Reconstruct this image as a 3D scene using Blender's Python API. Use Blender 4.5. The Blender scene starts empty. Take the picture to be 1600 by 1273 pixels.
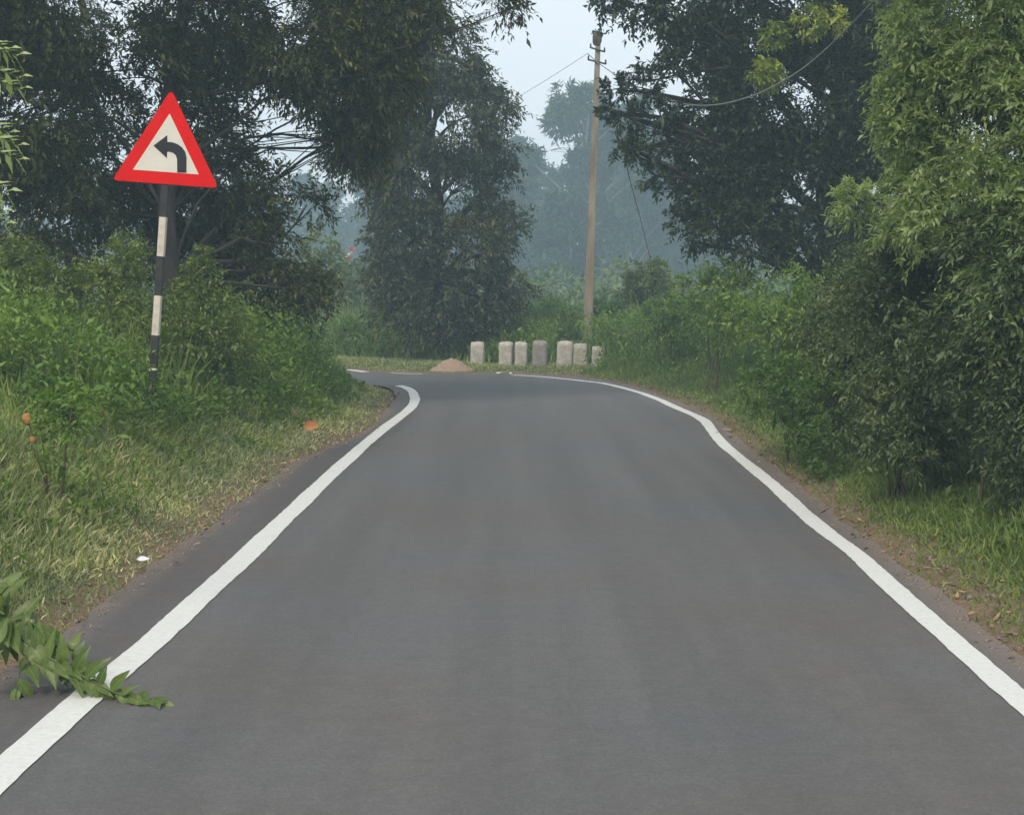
import bpy, math, random
import numpy as np
from math import radians, sin, cos, pi

# ------------------------------------------------------------------ camera, world, sun, exposure
random.seed(7)
rng = np.random.default_rng(11)
scene = bpy.context.scene
C = scene.collection

CAM_H, FPX, HORIZON = 1.5, 2400.0, 450.0
PITCH = math.atan((636.5 - HORIZON) / FPX)
cam_data = bpy.data.cameras.new('camera')
cam_data.sensor_width = 36.0
cam_data.lens = FPX / 1600.0 * 36.0
cam_data.clip_start = 0.05
cam_data.clip_end = 3000.0
cam = bpy.data.objects.new('camera', cam_data)
cam.location = (0, 0, CAM_H)
cam.rotation_euler = (pi / 2 - PITCH, 0, 0)
C.objects.link(cam)
scene.camera = cam

SUN_EL, SUN_AZ = radians(48), radians(205)       # azimuth clockwise from +Y: behind the camera, a little left
world = bpy.data.worlds.new('World')
scene.world = world
world.use_nodes = True
wn = world.node_tree
bg = wn.nodes['Background']
sky = wn.nodes.new('ShaderNodeTexSky')
sky.sky_type = 'NISHITA'
sky.sun_disc = False
sky.sun_elevation = SUN_EL
sky.sun_rotation = SUN_AZ
sky.air_density = 1.0
sky.dust_density = 4.0
sky.ozone_density = 1.0
mixw = wn.nodes.new('ShaderNodeMixRGB')
mixw.inputs[0].default_value = 0.86              # thin even cloud over the clear sky
mixw.inputs[2].default_value = (6.9, 7.35, 7.85, 1)
wn.links.new(sky.outputs[0], mixw.inputs[1])
wn.links.new(mixw.outputs[0], bg.inputs['Color'])
bg.inputs['Strength'].default_value = 0.1

sun_d = bpy.data.lights.new('sun', 'SUN')
sun_d.energy = 1.5
sun_d.angle = radians(14)
sun_d.color = (1.0, 0.88, 0.72)
sun = bpy.data.objects.new('sun', sun_d)
sun.rotation_euler = (pi / 2 - SUN_EL, 0, pi - SUN_AZ)
sun.location = (0, 0, 30)
C.objects.link(sun)

scene.render.engine = 'CYCLES'
cy = scene.cycles
cy.max_bounces = 8
cy.diffuse_bounces = 4
cy.glossy_bounces = 2
cy.transmission_bounces = 4
cy.transparent_max_bounces = 8
cy.volume_bounces = 1
cy.use_denoising = True
cy.caustics_reflective = False
cy.caustics_refractive = False
cy.sample_clamp_indirect = 4
scene.view_settings.view_transform = 'Standard'
scene.view_settings.look = 'None'
scene.view_settings.exposure = 0.60
scene.view_settings.gamma = 1.0
scene.view_settings.use_curve_mapping = False


# ------------------------------------------------------------------ photograph pixel -> place
def ray(px, py):
    u = (px - 800.0) / FPX
    v = -(py - 636.5) / FPX
    return (u, cos(PITCH) + v * sin(PITCH), v * cos(PITCH) - sin(PITCH))


def at(px, py, Y):
    d = ray(px, py)
    s = Y / d[1]
    return (d[0] * s, Y, CAM_H + d[2] * s)


def on(px, py, z=0.0):
    d = ray(px, py)
    s = (z - CAM_H) / d[2]
    return (d[0] * s, d[1] * s)


# ------------------------------------------------------------------ materials
def new_mat(name):
    m = bpy.data.materials.new(name)
    m.use_nodes = True
    nt = m.node_tree
    b = nt.nodes['Principled BSDF']
    return m, nt, b


def node(nt, t, **kw):
    n = nt.nodes.new(t)
    for k, v in kw.items():
        setattr(n, k, v)
    return n


def noise(nt, scale, detail=4, rough=0.6, vec=None, dist=0.0):
    n = node(nt, 'ShaderNodeTexNoise')
    n.inputs['Scale'].default_value = scale
    n.inputs['Detail'].default_value = detail
    n.inputs['Roughness'].default_value = rough
    n.inputs['Distortion'].default_value = dist
    if vec is not None:
        nt.links.new(vec, n.inputs['Vector'])
    return n


def ramp(nt, fac, stops):
    r = node(nt, 'ShaderNodeValToRGB')
    e = r.color_ramp.elements
    while len(e) < len(stops):
        e.new(0.5)
    for el, (p, c) in zip(e, stops):
        el.position = p
        el.color = (c[0], c[1], c[2], 1) if not isinstance(c, (int, float)) else (c, c, c, 1)
    nt.links.new(fac, r.inputs[0])
    return r


def mixc(nt, fac, a, b, mode='MIX'):
    m = node(nt, 'ShaderNodeMixRGB', blend_type=mode)
    for i, v in ((0, fac), (1, a), (2, b)):
        if isinstance(v, (int, float)):
            m.inputs[i].default_value = v if i == 0 else (v, v, v, 1)
        elif isinstance(v, tuple):
            m.inputs[i].default_value = (v[0], v[1], v[2], 1)
        else:
            nt.links.new(v, m.inputs[i])
    return m.outputs[0]


def bump(nt, b, height, strength, distance=0.01):
    n = node(nt, 'ShaderNodeBump')
    n.inputs['Strength'].default_value = strength
    n.inputs['Distance'].default_value = distance
    nt.links.new(height, n.inputs['Height'])
    nt.links.new(n.outputs[0], b.inputs['Normal'])


def objvec(nt, scale=None):
    tc = node(nt, 'ShaderNodeTexCoord')
    if scale is None:
        return tc.outputs['Object']
    mp = node(nt, 'ShaderNodeMapping')
    mp.inputs['Scale'].default_value = scale
    nt.links.new(tc.outputs['Object'], mp.inputs['Vector'])
    return mp.outputs[0]


def mat_leaf(name, dark, mid, light, transl=0.22, rough=0.5, patch=0.8):
    """leaf colours by an age value kept per leaf, plus broad drifts over the plant"""
    m, nt, b = new_mat(name)
    a = node(nt, 'ShaderNodeAttribute', attribute_name='tone')
    r = ramp(nt, a.outputs['Fac'], [(0.0, dark), (0.55, mid), (1.0, light)])
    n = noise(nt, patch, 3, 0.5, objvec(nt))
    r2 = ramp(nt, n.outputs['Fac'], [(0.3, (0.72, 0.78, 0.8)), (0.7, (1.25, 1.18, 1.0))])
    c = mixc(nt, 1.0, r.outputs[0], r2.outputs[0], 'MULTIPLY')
    nt.links.new(c, b.inputs['Base Color'])
    b.inputs['Roughness'].default_value = rough
    b.inputs['Specular IOR Level'].default_value = 0.35
    t = node(nt, 'ShaderNodeBsdfTranslucent')
    tc_ = mixc(nt, 1.0, c, (1.25, 1.45, 0.7), 'MULTIPLY')
    nt.links.new(tc_, t.inputs['Color'])
    mx = node(nt, 'ShaderNodeMixShader')
    mx.inputs[0].default_value = transl
    nt.links.new(b.outputs[0], mx.inputs[1])
    nt.links.new(t.outputs[0], mx.inputs[2])
    nt.links.new(mx.outputs[0], nt.nodes['Material Output'].inputs[0])
    return m


def mat_noise(name, c1, c2, scale, rough=0.8, bstr=0.3, bdist=0.01, stretch=None, spec=0.3, lo=0.35, hi=0.65):
    m, nt, b = new_mat(name)
    v = objvec(nt, stretch)
    n = noise(nt, scale, 6, 0.65, v)
    r = ramp(nt, n.outputs['Fac'], [(lo, c1), (hi, c2)])
    nt.links.new(r.outputs[0], b.inputs['Base Color'])
    b.inputs['Roughness'].default_value = rough
    b.inputs['Specular IOR Level'].default_value = spec
    bump(nt, b, n.outputs['Fac'], bstr, bdist)
    return m


M = {}
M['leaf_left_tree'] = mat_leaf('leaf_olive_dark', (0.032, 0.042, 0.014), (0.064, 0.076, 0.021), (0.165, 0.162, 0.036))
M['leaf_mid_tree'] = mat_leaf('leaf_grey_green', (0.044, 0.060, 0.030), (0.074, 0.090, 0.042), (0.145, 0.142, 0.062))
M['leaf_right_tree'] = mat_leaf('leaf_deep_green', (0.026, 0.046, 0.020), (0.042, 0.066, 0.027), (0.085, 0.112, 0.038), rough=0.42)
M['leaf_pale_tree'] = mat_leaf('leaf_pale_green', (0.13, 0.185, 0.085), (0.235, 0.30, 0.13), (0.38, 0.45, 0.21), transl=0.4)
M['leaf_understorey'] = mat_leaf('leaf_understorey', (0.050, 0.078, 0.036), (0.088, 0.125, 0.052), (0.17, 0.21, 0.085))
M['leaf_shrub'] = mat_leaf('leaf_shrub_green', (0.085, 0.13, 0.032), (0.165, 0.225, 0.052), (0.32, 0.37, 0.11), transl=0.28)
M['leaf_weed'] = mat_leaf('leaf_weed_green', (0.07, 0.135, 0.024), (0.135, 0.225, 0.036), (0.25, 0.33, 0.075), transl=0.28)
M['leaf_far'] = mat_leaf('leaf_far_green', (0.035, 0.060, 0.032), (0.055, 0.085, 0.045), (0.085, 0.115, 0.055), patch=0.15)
M['leaf_far_pale'] = mat_leaf('leaf_far_pale', (0.08, 0.12, 0.045), (0.13, 0.18, 0.06), (0.20, 0.24, 0.08), patch=0.3)
M['leaf_yellow'] = mat_leaf('leaf_yellow_green', (0.14, 0.19, 0.03), (0.26, 0.32, 0.045), (0.38, 0.42, 0.07), transl=0.3)
M['leaf_branch'] = mat_leaf('leaf_fresh_branch', (0.055, 0.100, 0.020), (0.110, 0.170, 0.030), (0.200, 0.260, 0.060), transl=0.25, rough=0.4, patch=6.0)
M['leaf_sprig'] = mat_leaf('leaf_sprig', (0.20, 0.28, 0.08), (0.34, 0.42, 0.13), (0.50, 0.54, 0.27), transl=0.3, patch=5.0)
M['leaf_rust'] = mat_leaf('leaf_rust', (0.16, 0.10, 0.05), (0.25, 0.13, 0.06), (0.3, 0.2, 0.08))
M['grass'] = mat_leaf('grass_blades', (0.14, 0.19, 0.07), (0.31, 0.345, 0.15), (0.62, 0.575, 0.36), transl=0.2, patch=1.1, rough=0.6)
M['grass_shade'] = mat_leaf('grass_blades_shaded', (0.075, 0.13, 0.030), (0.135, 0.205, 0.045), (0.28, 0.30, 0.10), transl=0.2, patch=1.1, rough=0.6)  # darker, greener copy of grass with shade put into its colours
M['bark'] = mat_noise('bark_dark', (0.022, 0.018, 0.015), (0.062, 0.052, 0.042), 6, 0.9, 0.8, 0.03, (1, 1, 0.2))
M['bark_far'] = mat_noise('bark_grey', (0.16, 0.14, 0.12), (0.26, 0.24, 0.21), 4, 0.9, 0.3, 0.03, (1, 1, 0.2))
M['stem'] = mat_noise('stem_green', (0.06, 0.08, 0.03), (0.12, 0.14, 0.06), 20, 0.6)
M['stem_brown'] = mat_noise('stem_brown', (0.06, 0.045, 0.03), (0.13, 0.10, 0.07), 20, 0.8)
M['stone'] = mat_noise('guard_stone', (0.33, 0.30, 0.26), (0.55, 0.51, 0.46), 9, 0.9, 0.7, 0.02)
M['stone_grey'] = mat_noise('guard_stone_grey', (0.20, 0.18, 0.17), (0.33, 0.30, 0.28), 9, 0.9, 0.7, 0.02)
M['stone_edge'] = mat_noise('guard_stone_lichen', (0.28, 0.27, 0.21), (0.50, 0.48, 0.41), 12, 0.9, 0.7, 0.02)
M['pole'] = mat_noise('pole_concrete', (0.19, 0.155, 0.115), (0.33, 0.275, 0.21), 5, 0.9, 0.3, 0.01, (1, 1, 0.25))
M['sand'] = mat_noise('sand_heap', (0.25, 0.17, 0.12), (0.37, 0.27, 0.20), 30, 1.0, 0.6, 0.02)
M['metal_dark'] = mat_noise('metal_weathered', (0.02, 0.02, 0.022), (0.05, 0.045, 0.042), 30, 0.6, 0.1, 0.002)
M['wire'] = mat_noise('cable_grey', (0.14, 0.15, 0.15), (0.22, 0.23, 0.23), 20, 0.7, 0.0)
M['red'] = mat_noise('sign_red', (0.66, 0.005, 0.005), (0.76, 0.008, 0.006), 4, 0.6, 0.03, 0.002, spec=0.05)
M['cream'] = mat_noise('sign_cream', (0.66, 0.62, 0.53), (0.74, 0.70, 0.61), 4, 0.45, 0.03, 0.002)
M['black'] = mat_noise('sign_black', (0.012, 0.012, 0.016), (0.022, 0.022, 0.026), 8, 0.5, 0.03, 0.002)
M['post_black'] = mat_noise('post_black', (0.020, 0.020, 0.023), (0.050, 0.046, 0.044), 14, 0.6, 0.1, 0.002)
M['post_white'] = mat_noise('post_white', (0.50, 0.44, 0.36), (0.68, 0.62, 0.53), 18, 0.6, 0.1, 0.002)
M['rust'] = mat_noise('post_rust', (0.10, 0.03, 0.02), (0.22, 0.06, 0.035), 18, 0.8, 0.1, 0.002)
M['litter'] = mat_noise('litter_white', (0.55, 0.57, 0.66), (0.75, 0.77, 0.82), 30, 0.5)
M['dry_leaf'] = mat_noise('dry_leaf', (0.26, 0.10, 0.035), (0.46, 0.21, 0.075), 12, 0.7)
M['flower'] = mat_noise('flower_orange', (0.30, 0.15, 0.04), (0.42, 0.23, 0.07), 20, 0.8)
M['blossom_red'] = mat_noise('blossom_red', (0.55, 0.08, 0.08), (0.65, 0.14, 0.12), 8, 0.8)
M['blossom_white'] = mat_noise('blossom_white', (0.75, 0.66, 0.6), (0.85, 0.78, 0.72), 8, 0.8)


def add_veins(m):
    """pale midrib and faint side veins in the leaf's own coordinates (x across, y along)"""
    nt = m.node_tree
    b = nt.nodes['Principled BSDF']
    src = b.inputs['Base Color'].links[0].from_socket
    tc = node(nt, 'ShaderNodeTexCoord')
    sx = node(nt, 'ShaderNodeSeparateXYZ')
    nt.links.new(tc.outputs['Object'], sx.inputs[0])
    ab = node(nt, 'ShaderNodeMath', operation='ABSOLUTE')
    nt.links.new(sx.outputs['X'], ab.inputs[0])
    mid = ramp(nt, ab.outputs[0], [(0.0006, 0.55), (0.0022, 0.0)])
    dy = node(nt, 'ShaderNodeMath', operation='SUBTRACT')
    nt.links.new(sx.outputs['Y'], dy.inputs[0]); nt.links.new(ab.outputs[0], dy.inputs[1])
    ml = node(nt, 'ShaderNodeMath', operation='MULTIPLY'); ml.inputs[1].default_value = 420.0
    nt.links.new(dy.outputs[0], ml.inputs[0])
    sn = node(nt, 'ShaderNodeMath', operation='SINE')
    nt.links.new(ml.outputs[0], sn.inputs[0])
    sv = ramp(nt, sn.outputs[0], [(0.80, 0.0), (0.97, 0.28)])
    mx = node(nt, 'ShaderNodeMath', operation='MAXIMUM')
    nt.links.new(mid.outputs[0], mx.inputs[0]); nt.links.new(sv.outputs[0], mx.inputs[1])
    blot = noise(nt, 60, 4, 0.6, tc.outputs['Object'])
    c0 = mixc(nt, 1.0, src, ramp(nt, blot.outputs['Fac'], [(0.3, 0.72), (0.7, 1.2)]).outputs[0], 'MULTIPLY')
    c = mixc(nt, mx.outputs[0], c0, (0.24, 0.30, 0.10))
    nt.links.new(c, b.inputs['Base Color'])


def mat_asphalt():
    m, nt, b = new_mat('asphalt')
    v = objvec(nt)
    fine = noise(nt, 85, 5, 0.8, v)
    mid = noise(nt, 9, 5, 0.6, v)
    big = noise(nt, 0.55, 3, 0.5, v)
    streak = noise(nt, 1.0, 4, 0.55, objvec(nt, (2.6, 0.12, 1)))
    c = ramp(nt, big.outputs['Fac'], [(0.32, (0.106, 0.096, 0.090)), (0.5, (0.107, 0.104, 0.100)), (0.7, (0.098, 0.102, 0.107))]).outputs[0]
    c = mixc(nt, 0.8, c, ramp(nt, streak.outputs['Fac'], [(0.3, 0.82), (0.7, 1.15)]).outputs[0], 'MULTIPLY')
    c = mixc(nt, 0.7, c, ramp(nt, mid.outputs['Fac'], [(0.25, 0.84), (0.75, 1.13)]).outputs[0], 'MULTIPLY')
    c = mixc(nt, 0.9, c, ramp(nt, fine.outputs['Fac'], [(0.3, 0.62), (0.55, 1.0), (0.8, 1.7)]).outputs[0], 'MULTIPLY')
    # older, browner strip of surfacing outside the edge lines
    a0 = node(nt, 'ShaderNodeAttribute', attribute_name='edge')
    st = ramp(nt, a0.outputs['Fac'], [(0.0, (0.90, 0.85, 0.84)), (0.34, (0.84, 0.79, 0.79)), (0.42, (1, 1, 1))]).outputs[0]
    sa = node(nt, 'ShaderNodeAttribute', attribute_name='shoulder')
    st2 = ramp(nt, a0.outputs['Fac'], [(0.0, (1.45, 1.22, 1.05)), (0.18, (1.15, 1.04, 0.97)), (0.42, (1, 1, 1))]).outputs[0]
    st = mixc(nt, sa.outputs['Fac'], st2, st)
    c = mixc(nt, 1.0, c, st, 'MULTIPLY')
    g2 = noise(nt, 32, 4, 0.75, v)
    c = mixc(nt, 1.0, c, ramp(nt, g2.outputs['Fac'], [(0.32, 0.86), (0.5, 0.97), (0.68, 1.12)]).outputs[0], 'MULTIPLY')
    # dust blown in along the verge
    a = node(nt, 'ShaderNodeAttribute', attribute_name='edge')
    dn = noise(nt, 3.5, 5, 0.65, v)
    ad = node(nt, 'ShaderNodeMath', operation='MULTIPLY')
    nt.links.new(ramp(nt, a.outputs['Fac'], [(0.0, 0.8), (0.05, 0.4), (0.16, 0.0)]).outputs[0], ad.inputs[0])
    nt.links.new(ramp(nt, dn.outputs['Fac'], [(0.3, 0.25), (0.62, 1.0)]).outputs[0], ad.inputs[1])
    c = mixc(nt, ad.outputs[0], c, (0.19, 0.14, 0.11))
    nt.links.new(c, b.inputs['Base Color'])
    b.inputs['Roughness'].default_value = 0.72
    b.inputs['Specular IOR Level'].default_value = 0.4
    bump(nt, b, fine.outputs['Fac'], 0.35, 0.004)
    return m


def mat_paint():
    m, nt, b = new_mat('road_paint')
    v = objvec(nt)
    n = noise(nt, 40, 5, 0.7, v)
    w = noise(nt, 2.2, 5, 0.7, v)
    c = ramp(nt, n.outputs['Fac'], [(0.25, (0.50, 0.51, 0.48)), (0.5, (0.62, 0.625, 0.59)), (0.8, (0.68, 0.685, 0.65))]).outputs[0]
    c = mixc(nt, ramp(nt, w.outputs['Fac'], [(0.56, 0.0), (0.74, 0.5)]).outputs[0], c, (0.44, 0.41, 0.36))
    chip = noise(nt, 55, 6, 0.8, v)
    c = mixc(nt, ramp(nt, chip.outputs['Fac'], [(0.665, 0.0), (0.70, 0.8)]).outputs[0], c, (0.15, 0.145, 0.14))
    nt.links.new(c, b.inputs['Base Color'])
    b.inputs['Roughness'].default_value = 0.6
    bump(nt, b, n.outputs['Fac'], 0.3, 0.004)
    return m


def mat_ground():
    m, nt, b = new_mat('verge_earth')
    v = objvec(nt)
    a = node(nt, 'ShaderNodeAttribute', attribute_name='edge')
    n1 = noise(nt, 1.6, 6, 0.65, v)
    n2 = noise(nt, 22, 5, 0.7, v)
    far = noise(nt, 0.05, 4, 0.6, v)
    earth = ramp(nt, n2.outputs['Fac'], [(0.3, (0.13, 0.088, 0.056)), (0.7, (0.27, 0.19, 0.125))]).outputs[0]
    turf = ramp(nt, n2.outputs['Fac'], [(0.3, (0.050, 0.060, 0.022)), (0.7, (0.13, 0.14, 0.055))]).outputs[0]
    field = ramp(nt, far.outputs['Fac'], [(0.35, (0.10, 0.14, 0.05)), (0.65, (0.22, 0.25, 0.10))]).outputs[0]
    s = node(nt, 'ShaderNodeMath', operation='ADD')
    nt.links.new(a.outputs['Fac'], s.inputs[0])
    k = node(nt, 'ShaderNodeMath', operation='MULTIPLY')
    nt.links.new(n1.outputs['Fac'], k.inputs[0])
    k.inputs[1].default_value = 0.9
    nt.links.new(k.outputs[0], s.inputs[1])
    f = ramp(nt, s.outputs[0], [(0.45, 0.0), (0.95, 1.0)]).outputs[0]
    c = mixc(nt, f, earth, turf)
    dv = node(nt, 'ShaderNodeMath', operation='DIVIDE')
    nt.links.new(a.outputs['Fac'], dv.inputs[0])
    dv.inputs[1].default_value = 40.0
    c = mixc(nt, ramp(nt, dv.outputs[0], [(0.3, 0.0), (0.8, 1.0)]).outputs[0], c, field)
    nt.links.new(c, b.inputs['Base Color'])
    b.inputs['Roughness'].default_value = 0.95
    b.inputs['Specular IOR Level'].default_value = 0.1
    bump(nt, b, n2.outputs['Fac'], 0.8, 0.03)
    return m


add_veins(M['leaf_branch'])
M['asphalt'] = mat_asphalt()
M['paint'] = mat_paint()
M['ground'] = mat_ground()


# ------------------------------------------------------------------ object helpers
def tag(o, label=None, cat=None, group=None, kind=None):
    if label: o['label'] = label
    if cat: o['category'] = cat
    if group: o['group'] = group
    if kind: o['kind'] = kind
    return o


def link_mesh(name, me, mat, parent=None, smooth=False):
    if mat is not None:
        me.materials.append(mat)
    if smooth:
        me.polygons.foreach_set('use_smooth', np.ones(len(me.polygons), dtype=bool))
    o = bpy.data.objects.new(name, me)
    C.objects.link(o)
    if parent is not None:
        o.parent = parent
        o.matrix_parent_inverse = parent.matrix_basis.inverted()
    return o


def empty(name, loc):
    o = bpy.data.objects.new(name, None)
    o.location = loc
    o.empty_display_size = 0.2
    C.objects.link(o)
    return o


def mesh_from(name, verts, faces):
    me = bpy.data.meshes.new(name)
    me.from_pydata([tuple(map(float, v)) for v in verts], [], faces)
    me.update()
    return me


def np_mesh(name, V, F):
    """V (n,3), F (m,k) all faces k-sided"""
    me = bpy.data.meshes.new(name)
    n, (m, k) = len(V), F.shape
    me.vertices.add(n)
    me.vertices.foreach_set('co', V.astype(np.float32).ravel())
    me.loops.add(m * k)
    me.loops.foreach_set('vertex_index', F.astype(np.int32).ravel())
    me.polygons.add(m)
    me.polygons.foreach_set('loop_start', (np.arange(m) * k).astype(np.int32))
    me.update(calc_edges=True)
    return me


def unit(a):
    return a / np.maximum(np.linalg.norm(a, axis=-1, keepdims=True), 1e-9)


class Leaves:
    """collects leaves (or blades) as arrays, built as one mesh"""
    def __init__(self):
        self.parts = []

    def add(self, P, D, N, L, W, tone, curl=0.12):
        P = np.asarray(P, float)
        n = len(P)
        D = unit(D)
        S = unit(np.cross(D, N))
        N = unit(np.cross(S, D))
        L = np.broadcast_to(L, n)[:, None]
        W = np.broadcast_to(W, n)[:, None]
        V = np.empty((n, 4, 3))
        V[:, 0] = P
        V[:, 1] = P + D * L * 0.42 + S * W * 0.5 + N * W * 0.16
        V[:, 2] = P + D * L - N * L * curl
        V[:, 3] = P + D * L * 0.42 - S * W * 0.5 + N * W * 0.16
        self.parts.append((V, np.broadcast_to(tone, n)))

    def twigs(self, T, U, length, k, L, W, droop=0.15, spread=0.9, tone=0.5, hang=0.15, jit=0.25, curl=0.12):
        """T,U (m,3) twig feet and directions; k leaves set alternately along each"""
        m = len(T)
        U = unit(U)
        ln = np.broadcast_to(length, m)
        t = (np.arange(k)[None, :] + rng.random((m, k))) / k * 0.9 + 0.12
        ref = np.where(np.abs(U[:, 2:3]) < 0.9, np.array([[0, 0, 1.]]), np.array([[1., 0, 0]]))
        A = unit(np.cross(U, ref))
        B = np.cross(U, A)
        base_ang = rng.random((m, 1)) * 2 * pi
        ang = base_ang + np.arange(k)[None, :] * 2.4 + rng.normal(0, 0.5, (m, k))
        R = A[:, None, :] * np.cos(ang)[..., None] + B[:, None, :] * np.sin(ang)[..., None]
        P = T[:, None, :] + U[:, None, :] * (ln[:, None] * t)[..., None]
        P = P + np.array([0, 0, -1.0]) * (droop * ln[:, None] * t ** 2)[..., None]
        P = P + rng.normal(0, 0.03, P.shape) * ln[:, None, None]
        D = U[:, None, :] * 0.75 + R * spread + np.array([0, 0, -hang]) + rng.normal(0, 0.15, P.shape)
        N = np.array([0, 0, 1.0]) + rng.normal(0, 0.45, P.shape) + R * 0.2
        s = np.exp(rng.normal(0, jit, (m, k)))
        tn = np.broadcast_to(tone, m)[:, None] + rng.normal(0, 0.13, (m, k))
        self.add(P.reshape(-1, 3), D.reshape(-1, 3), N.reshape(-1, 3), (s * L).ravel(), (s * W).ravel(),
                 np.clip(tn, 0, 1).ravel(), curl)

    def build(self, name, mat, parent=None):
        V = np.concatenate([p[0] for p in self.parts]).reshape(-1, 3)
        tone = np.concatenate([p[1] for p in self.parts])
        F = np.arange(len(V)).reshape(-1, 4)
        me = np_mesh(name, V, F)
        at_ = me.attributes.new('tone', 'FLOAT', 'FACE')
        at_.data.foreach_set('value', tone.astype(np.float32))
        return link_mesh(name, me, mat, parent)


class Tubes:
    def __init__(self, sides=6):
        self.V, self.F, self.n, self.s = [], [], 0, sides

    def add(self, pts, radii, cap=True):
        pts = np.asarray(pts, float)
        m, s = len(pts), self.s
        tg = unit(np.gradient(pts, axis=0))
        ref = np.array([0.0, 1.0, 0.0]) if abs(tg[0, 1]) < 0.8 else np.array([1.0, 0, 0])
        a = np.arange(s) / s * 2 * pi
        for i in range(m):
            A = unit(np.cross(tg[i], ref))
            B = np.cross(tg[i], A)
            self.V.append(pts[i] + radii[i] * (np.cos(a)[:, None] * A + np.sin(a)[:, None] * B))
        i0 = self.n
        for i in range(m - 1):
            for j in range(s):
                p, q = i0 + i * s + j, i0 + i * s + (j + 1) % s
                self.F.append((p, q, q + s, p + s))
        self.n += m * s
        if cap:
            self.F.append(tuple(range(i0, i0 + s))[::-1])
            self.F.append(tuple(range(self.n - s, self.n)))

    def build(self, name, mat, parent=None):
        return link_mesh(name, mesh_from(name, np.concatenate(self.V), self.F), mat, parent, smooth=True)


def curve_pts(a, b, n=6, sag=0.0, wob=0.0, via=None):
    a, b = np.asarray(a, float), np.asarray(b, float)
    t = np.linspace(0, 1, n)[:, None]
    if via is not None:
        via = np.asarray(via, float)
        p = (1 - t) ** 2 * a + 2 * t * (1 - t) * via + t ** 2 * b
    else:
        p = a + (b - a) * t
    p[:, 2] -= sag * 4 * (t * (1 - t))[:, 0]
    if wob:
        w = rng.normal(0, wob, p.shape)
        w[0] = 0; w[-1] = 0
        p = p + w
    return p


def box_mesh(name, sx, sy, sz, bevel=0.0):
    import bmesh
    bm = bmesh.new()
    bmesh.ops.create_cube(bm, size=1)
    for v in bm.verts:
        v.co.x *= sx; v.co.y *= sy; v.co.z = (v.co.z + 0.5) * sz
    if bevel:
        bmesh.ops.bevel(bm, geom=bm.edges[:], offset=bevel, segments=2, affect='EDGES', profile=0.6)
    me = bpy.data.meshes.new(name)
    bm.to_mesh(me)
    bm.free()
    return me


# ------------------------------------------------------------------ road geometry on the flat road plane
def dense(poly, step=0.25, jitter=0.0):
    p = np.asarray(poly, float)
    for _ in range(2):                            # Chaikin smoothing, ends kept
        q = [p[0]]
        for i in range(len(p) - 1):
            q.append(p[i] * 0.75 + p[i + 1] * 0.25)
            q.append(p[i] * 0.25 + p[i + 1] * 0.75)
        q.append(p[-1])
        p = np.array(q)
    seg = np.linalg.norm(np.diff(p, axis=0), axis=1)
    s = np.concatenate([[0], np.cumsum(seg)])
    n = max(2, int(s[-1] / step))
    t = np.linspace(0, s[-1], n)
    out = np.stack([np.interp(t, s, p[:, 0]), np.interp(t, s, p[:, 1])], 1)
    if jitter:
        k = rng.normal(0, 1, n)
        k = np.convolve(k, np.ones(5) / 5, 'same') * jitter
        k += rng.normal(0, jitter * 0.25, n)
        d = unit(np.gradient(out, axis=0))
        out = out + np.stack([-d[:, 1], d[:, 0]], 1) * k[:, None]
    return out


LL = [on(*p) for p in [(0, 1211), (60, 1156), (132, 1092), (190, 1043), (243, 1000), (310, 937), (381, 873), (460, 796),
                       (540, 720), (604, 666), (638, 642), (649, 628), (647, 615), (639, 607), (623, 602.5)]]
LL = [(-1.62, -6), (-1.6, 1.5), (-1.585, 3.5)] + LL
RL = [on(*p) for p in [(1600, 1101), (1540, 1047), (1483, 996), (1446, 964), (1405, 928), (1370, 895), (1332, 861), (1288, 829),
                       (1251, 798), (1216, 765), (1194, 747), (1163, 722), (1124, 689), (1109, 668), (1099, 655), (1059, 638),
                       (1027, 623), (989, 610), (944, 599), (924, 597), (891, 593), (841, 588.3), (800, 586)]]
RL = [(1.95, -6), (1.9, 1.5), (1.87, 3.8)] + RL
OUT = [on(*p) for p in [(660, 584.5), (640, 584), (610, 583)]]
OUT2 = [on(*p) for p in [(572, 581.5), (540, 577)]] + [(-4.2, 29.2), (-6, 30.4), (-12, 34), (-26, 41)]
INNER = [(-4, 25.1), (-7, 27.2), (-12, 30.3), (-26, 37.2)]
EL = [on(*p) for p in [(0, 1047), (97, 990), (188, 925), (232, 885), (283, 851), (355, 803), (402, 760), (450, 733), (485, 708), (519, 697),
                       (562, 677), (590, 656), (603, 641), (614, 628), (618, 617), (610, 606), (582, 600)]]
EL = [(-2.1, -6), (-2.05, 2), (-2.02, 4.5)] + EL + [(-3.2, 24.0), (-4.3, 24.8), (-7.2, 26.8), (-12.2, 29.9), (-26, 36.6)]
ER = [on(*p) for p in [(1600, 1035), (1540, 985), (1470, 925), (1400, 872), (1330, 820), (1268, 772), (1205, 724), (1160, 692), (1130, 660),
                       (1100, 645), (1062, 628), (1010, 609), (960, 596), (900, 588.5), (840, 585), (780, 583), (700, 583), (640, 582), (575, 579.5), (540, 575.5)]]
ER = [(2.35, -6), (2.3, 2), (2.25, 4)] + ER + [(-4.2, 29.6), (-6, 30.9), (-12, 34.6), (-26, 41.6)]

eL = dense(EL, 0.12, 0.035)
eR = dense(ER, 0.12, 0.03)
ROADPOLY = np.concatenate([eL, eR[::-1]])


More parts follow.
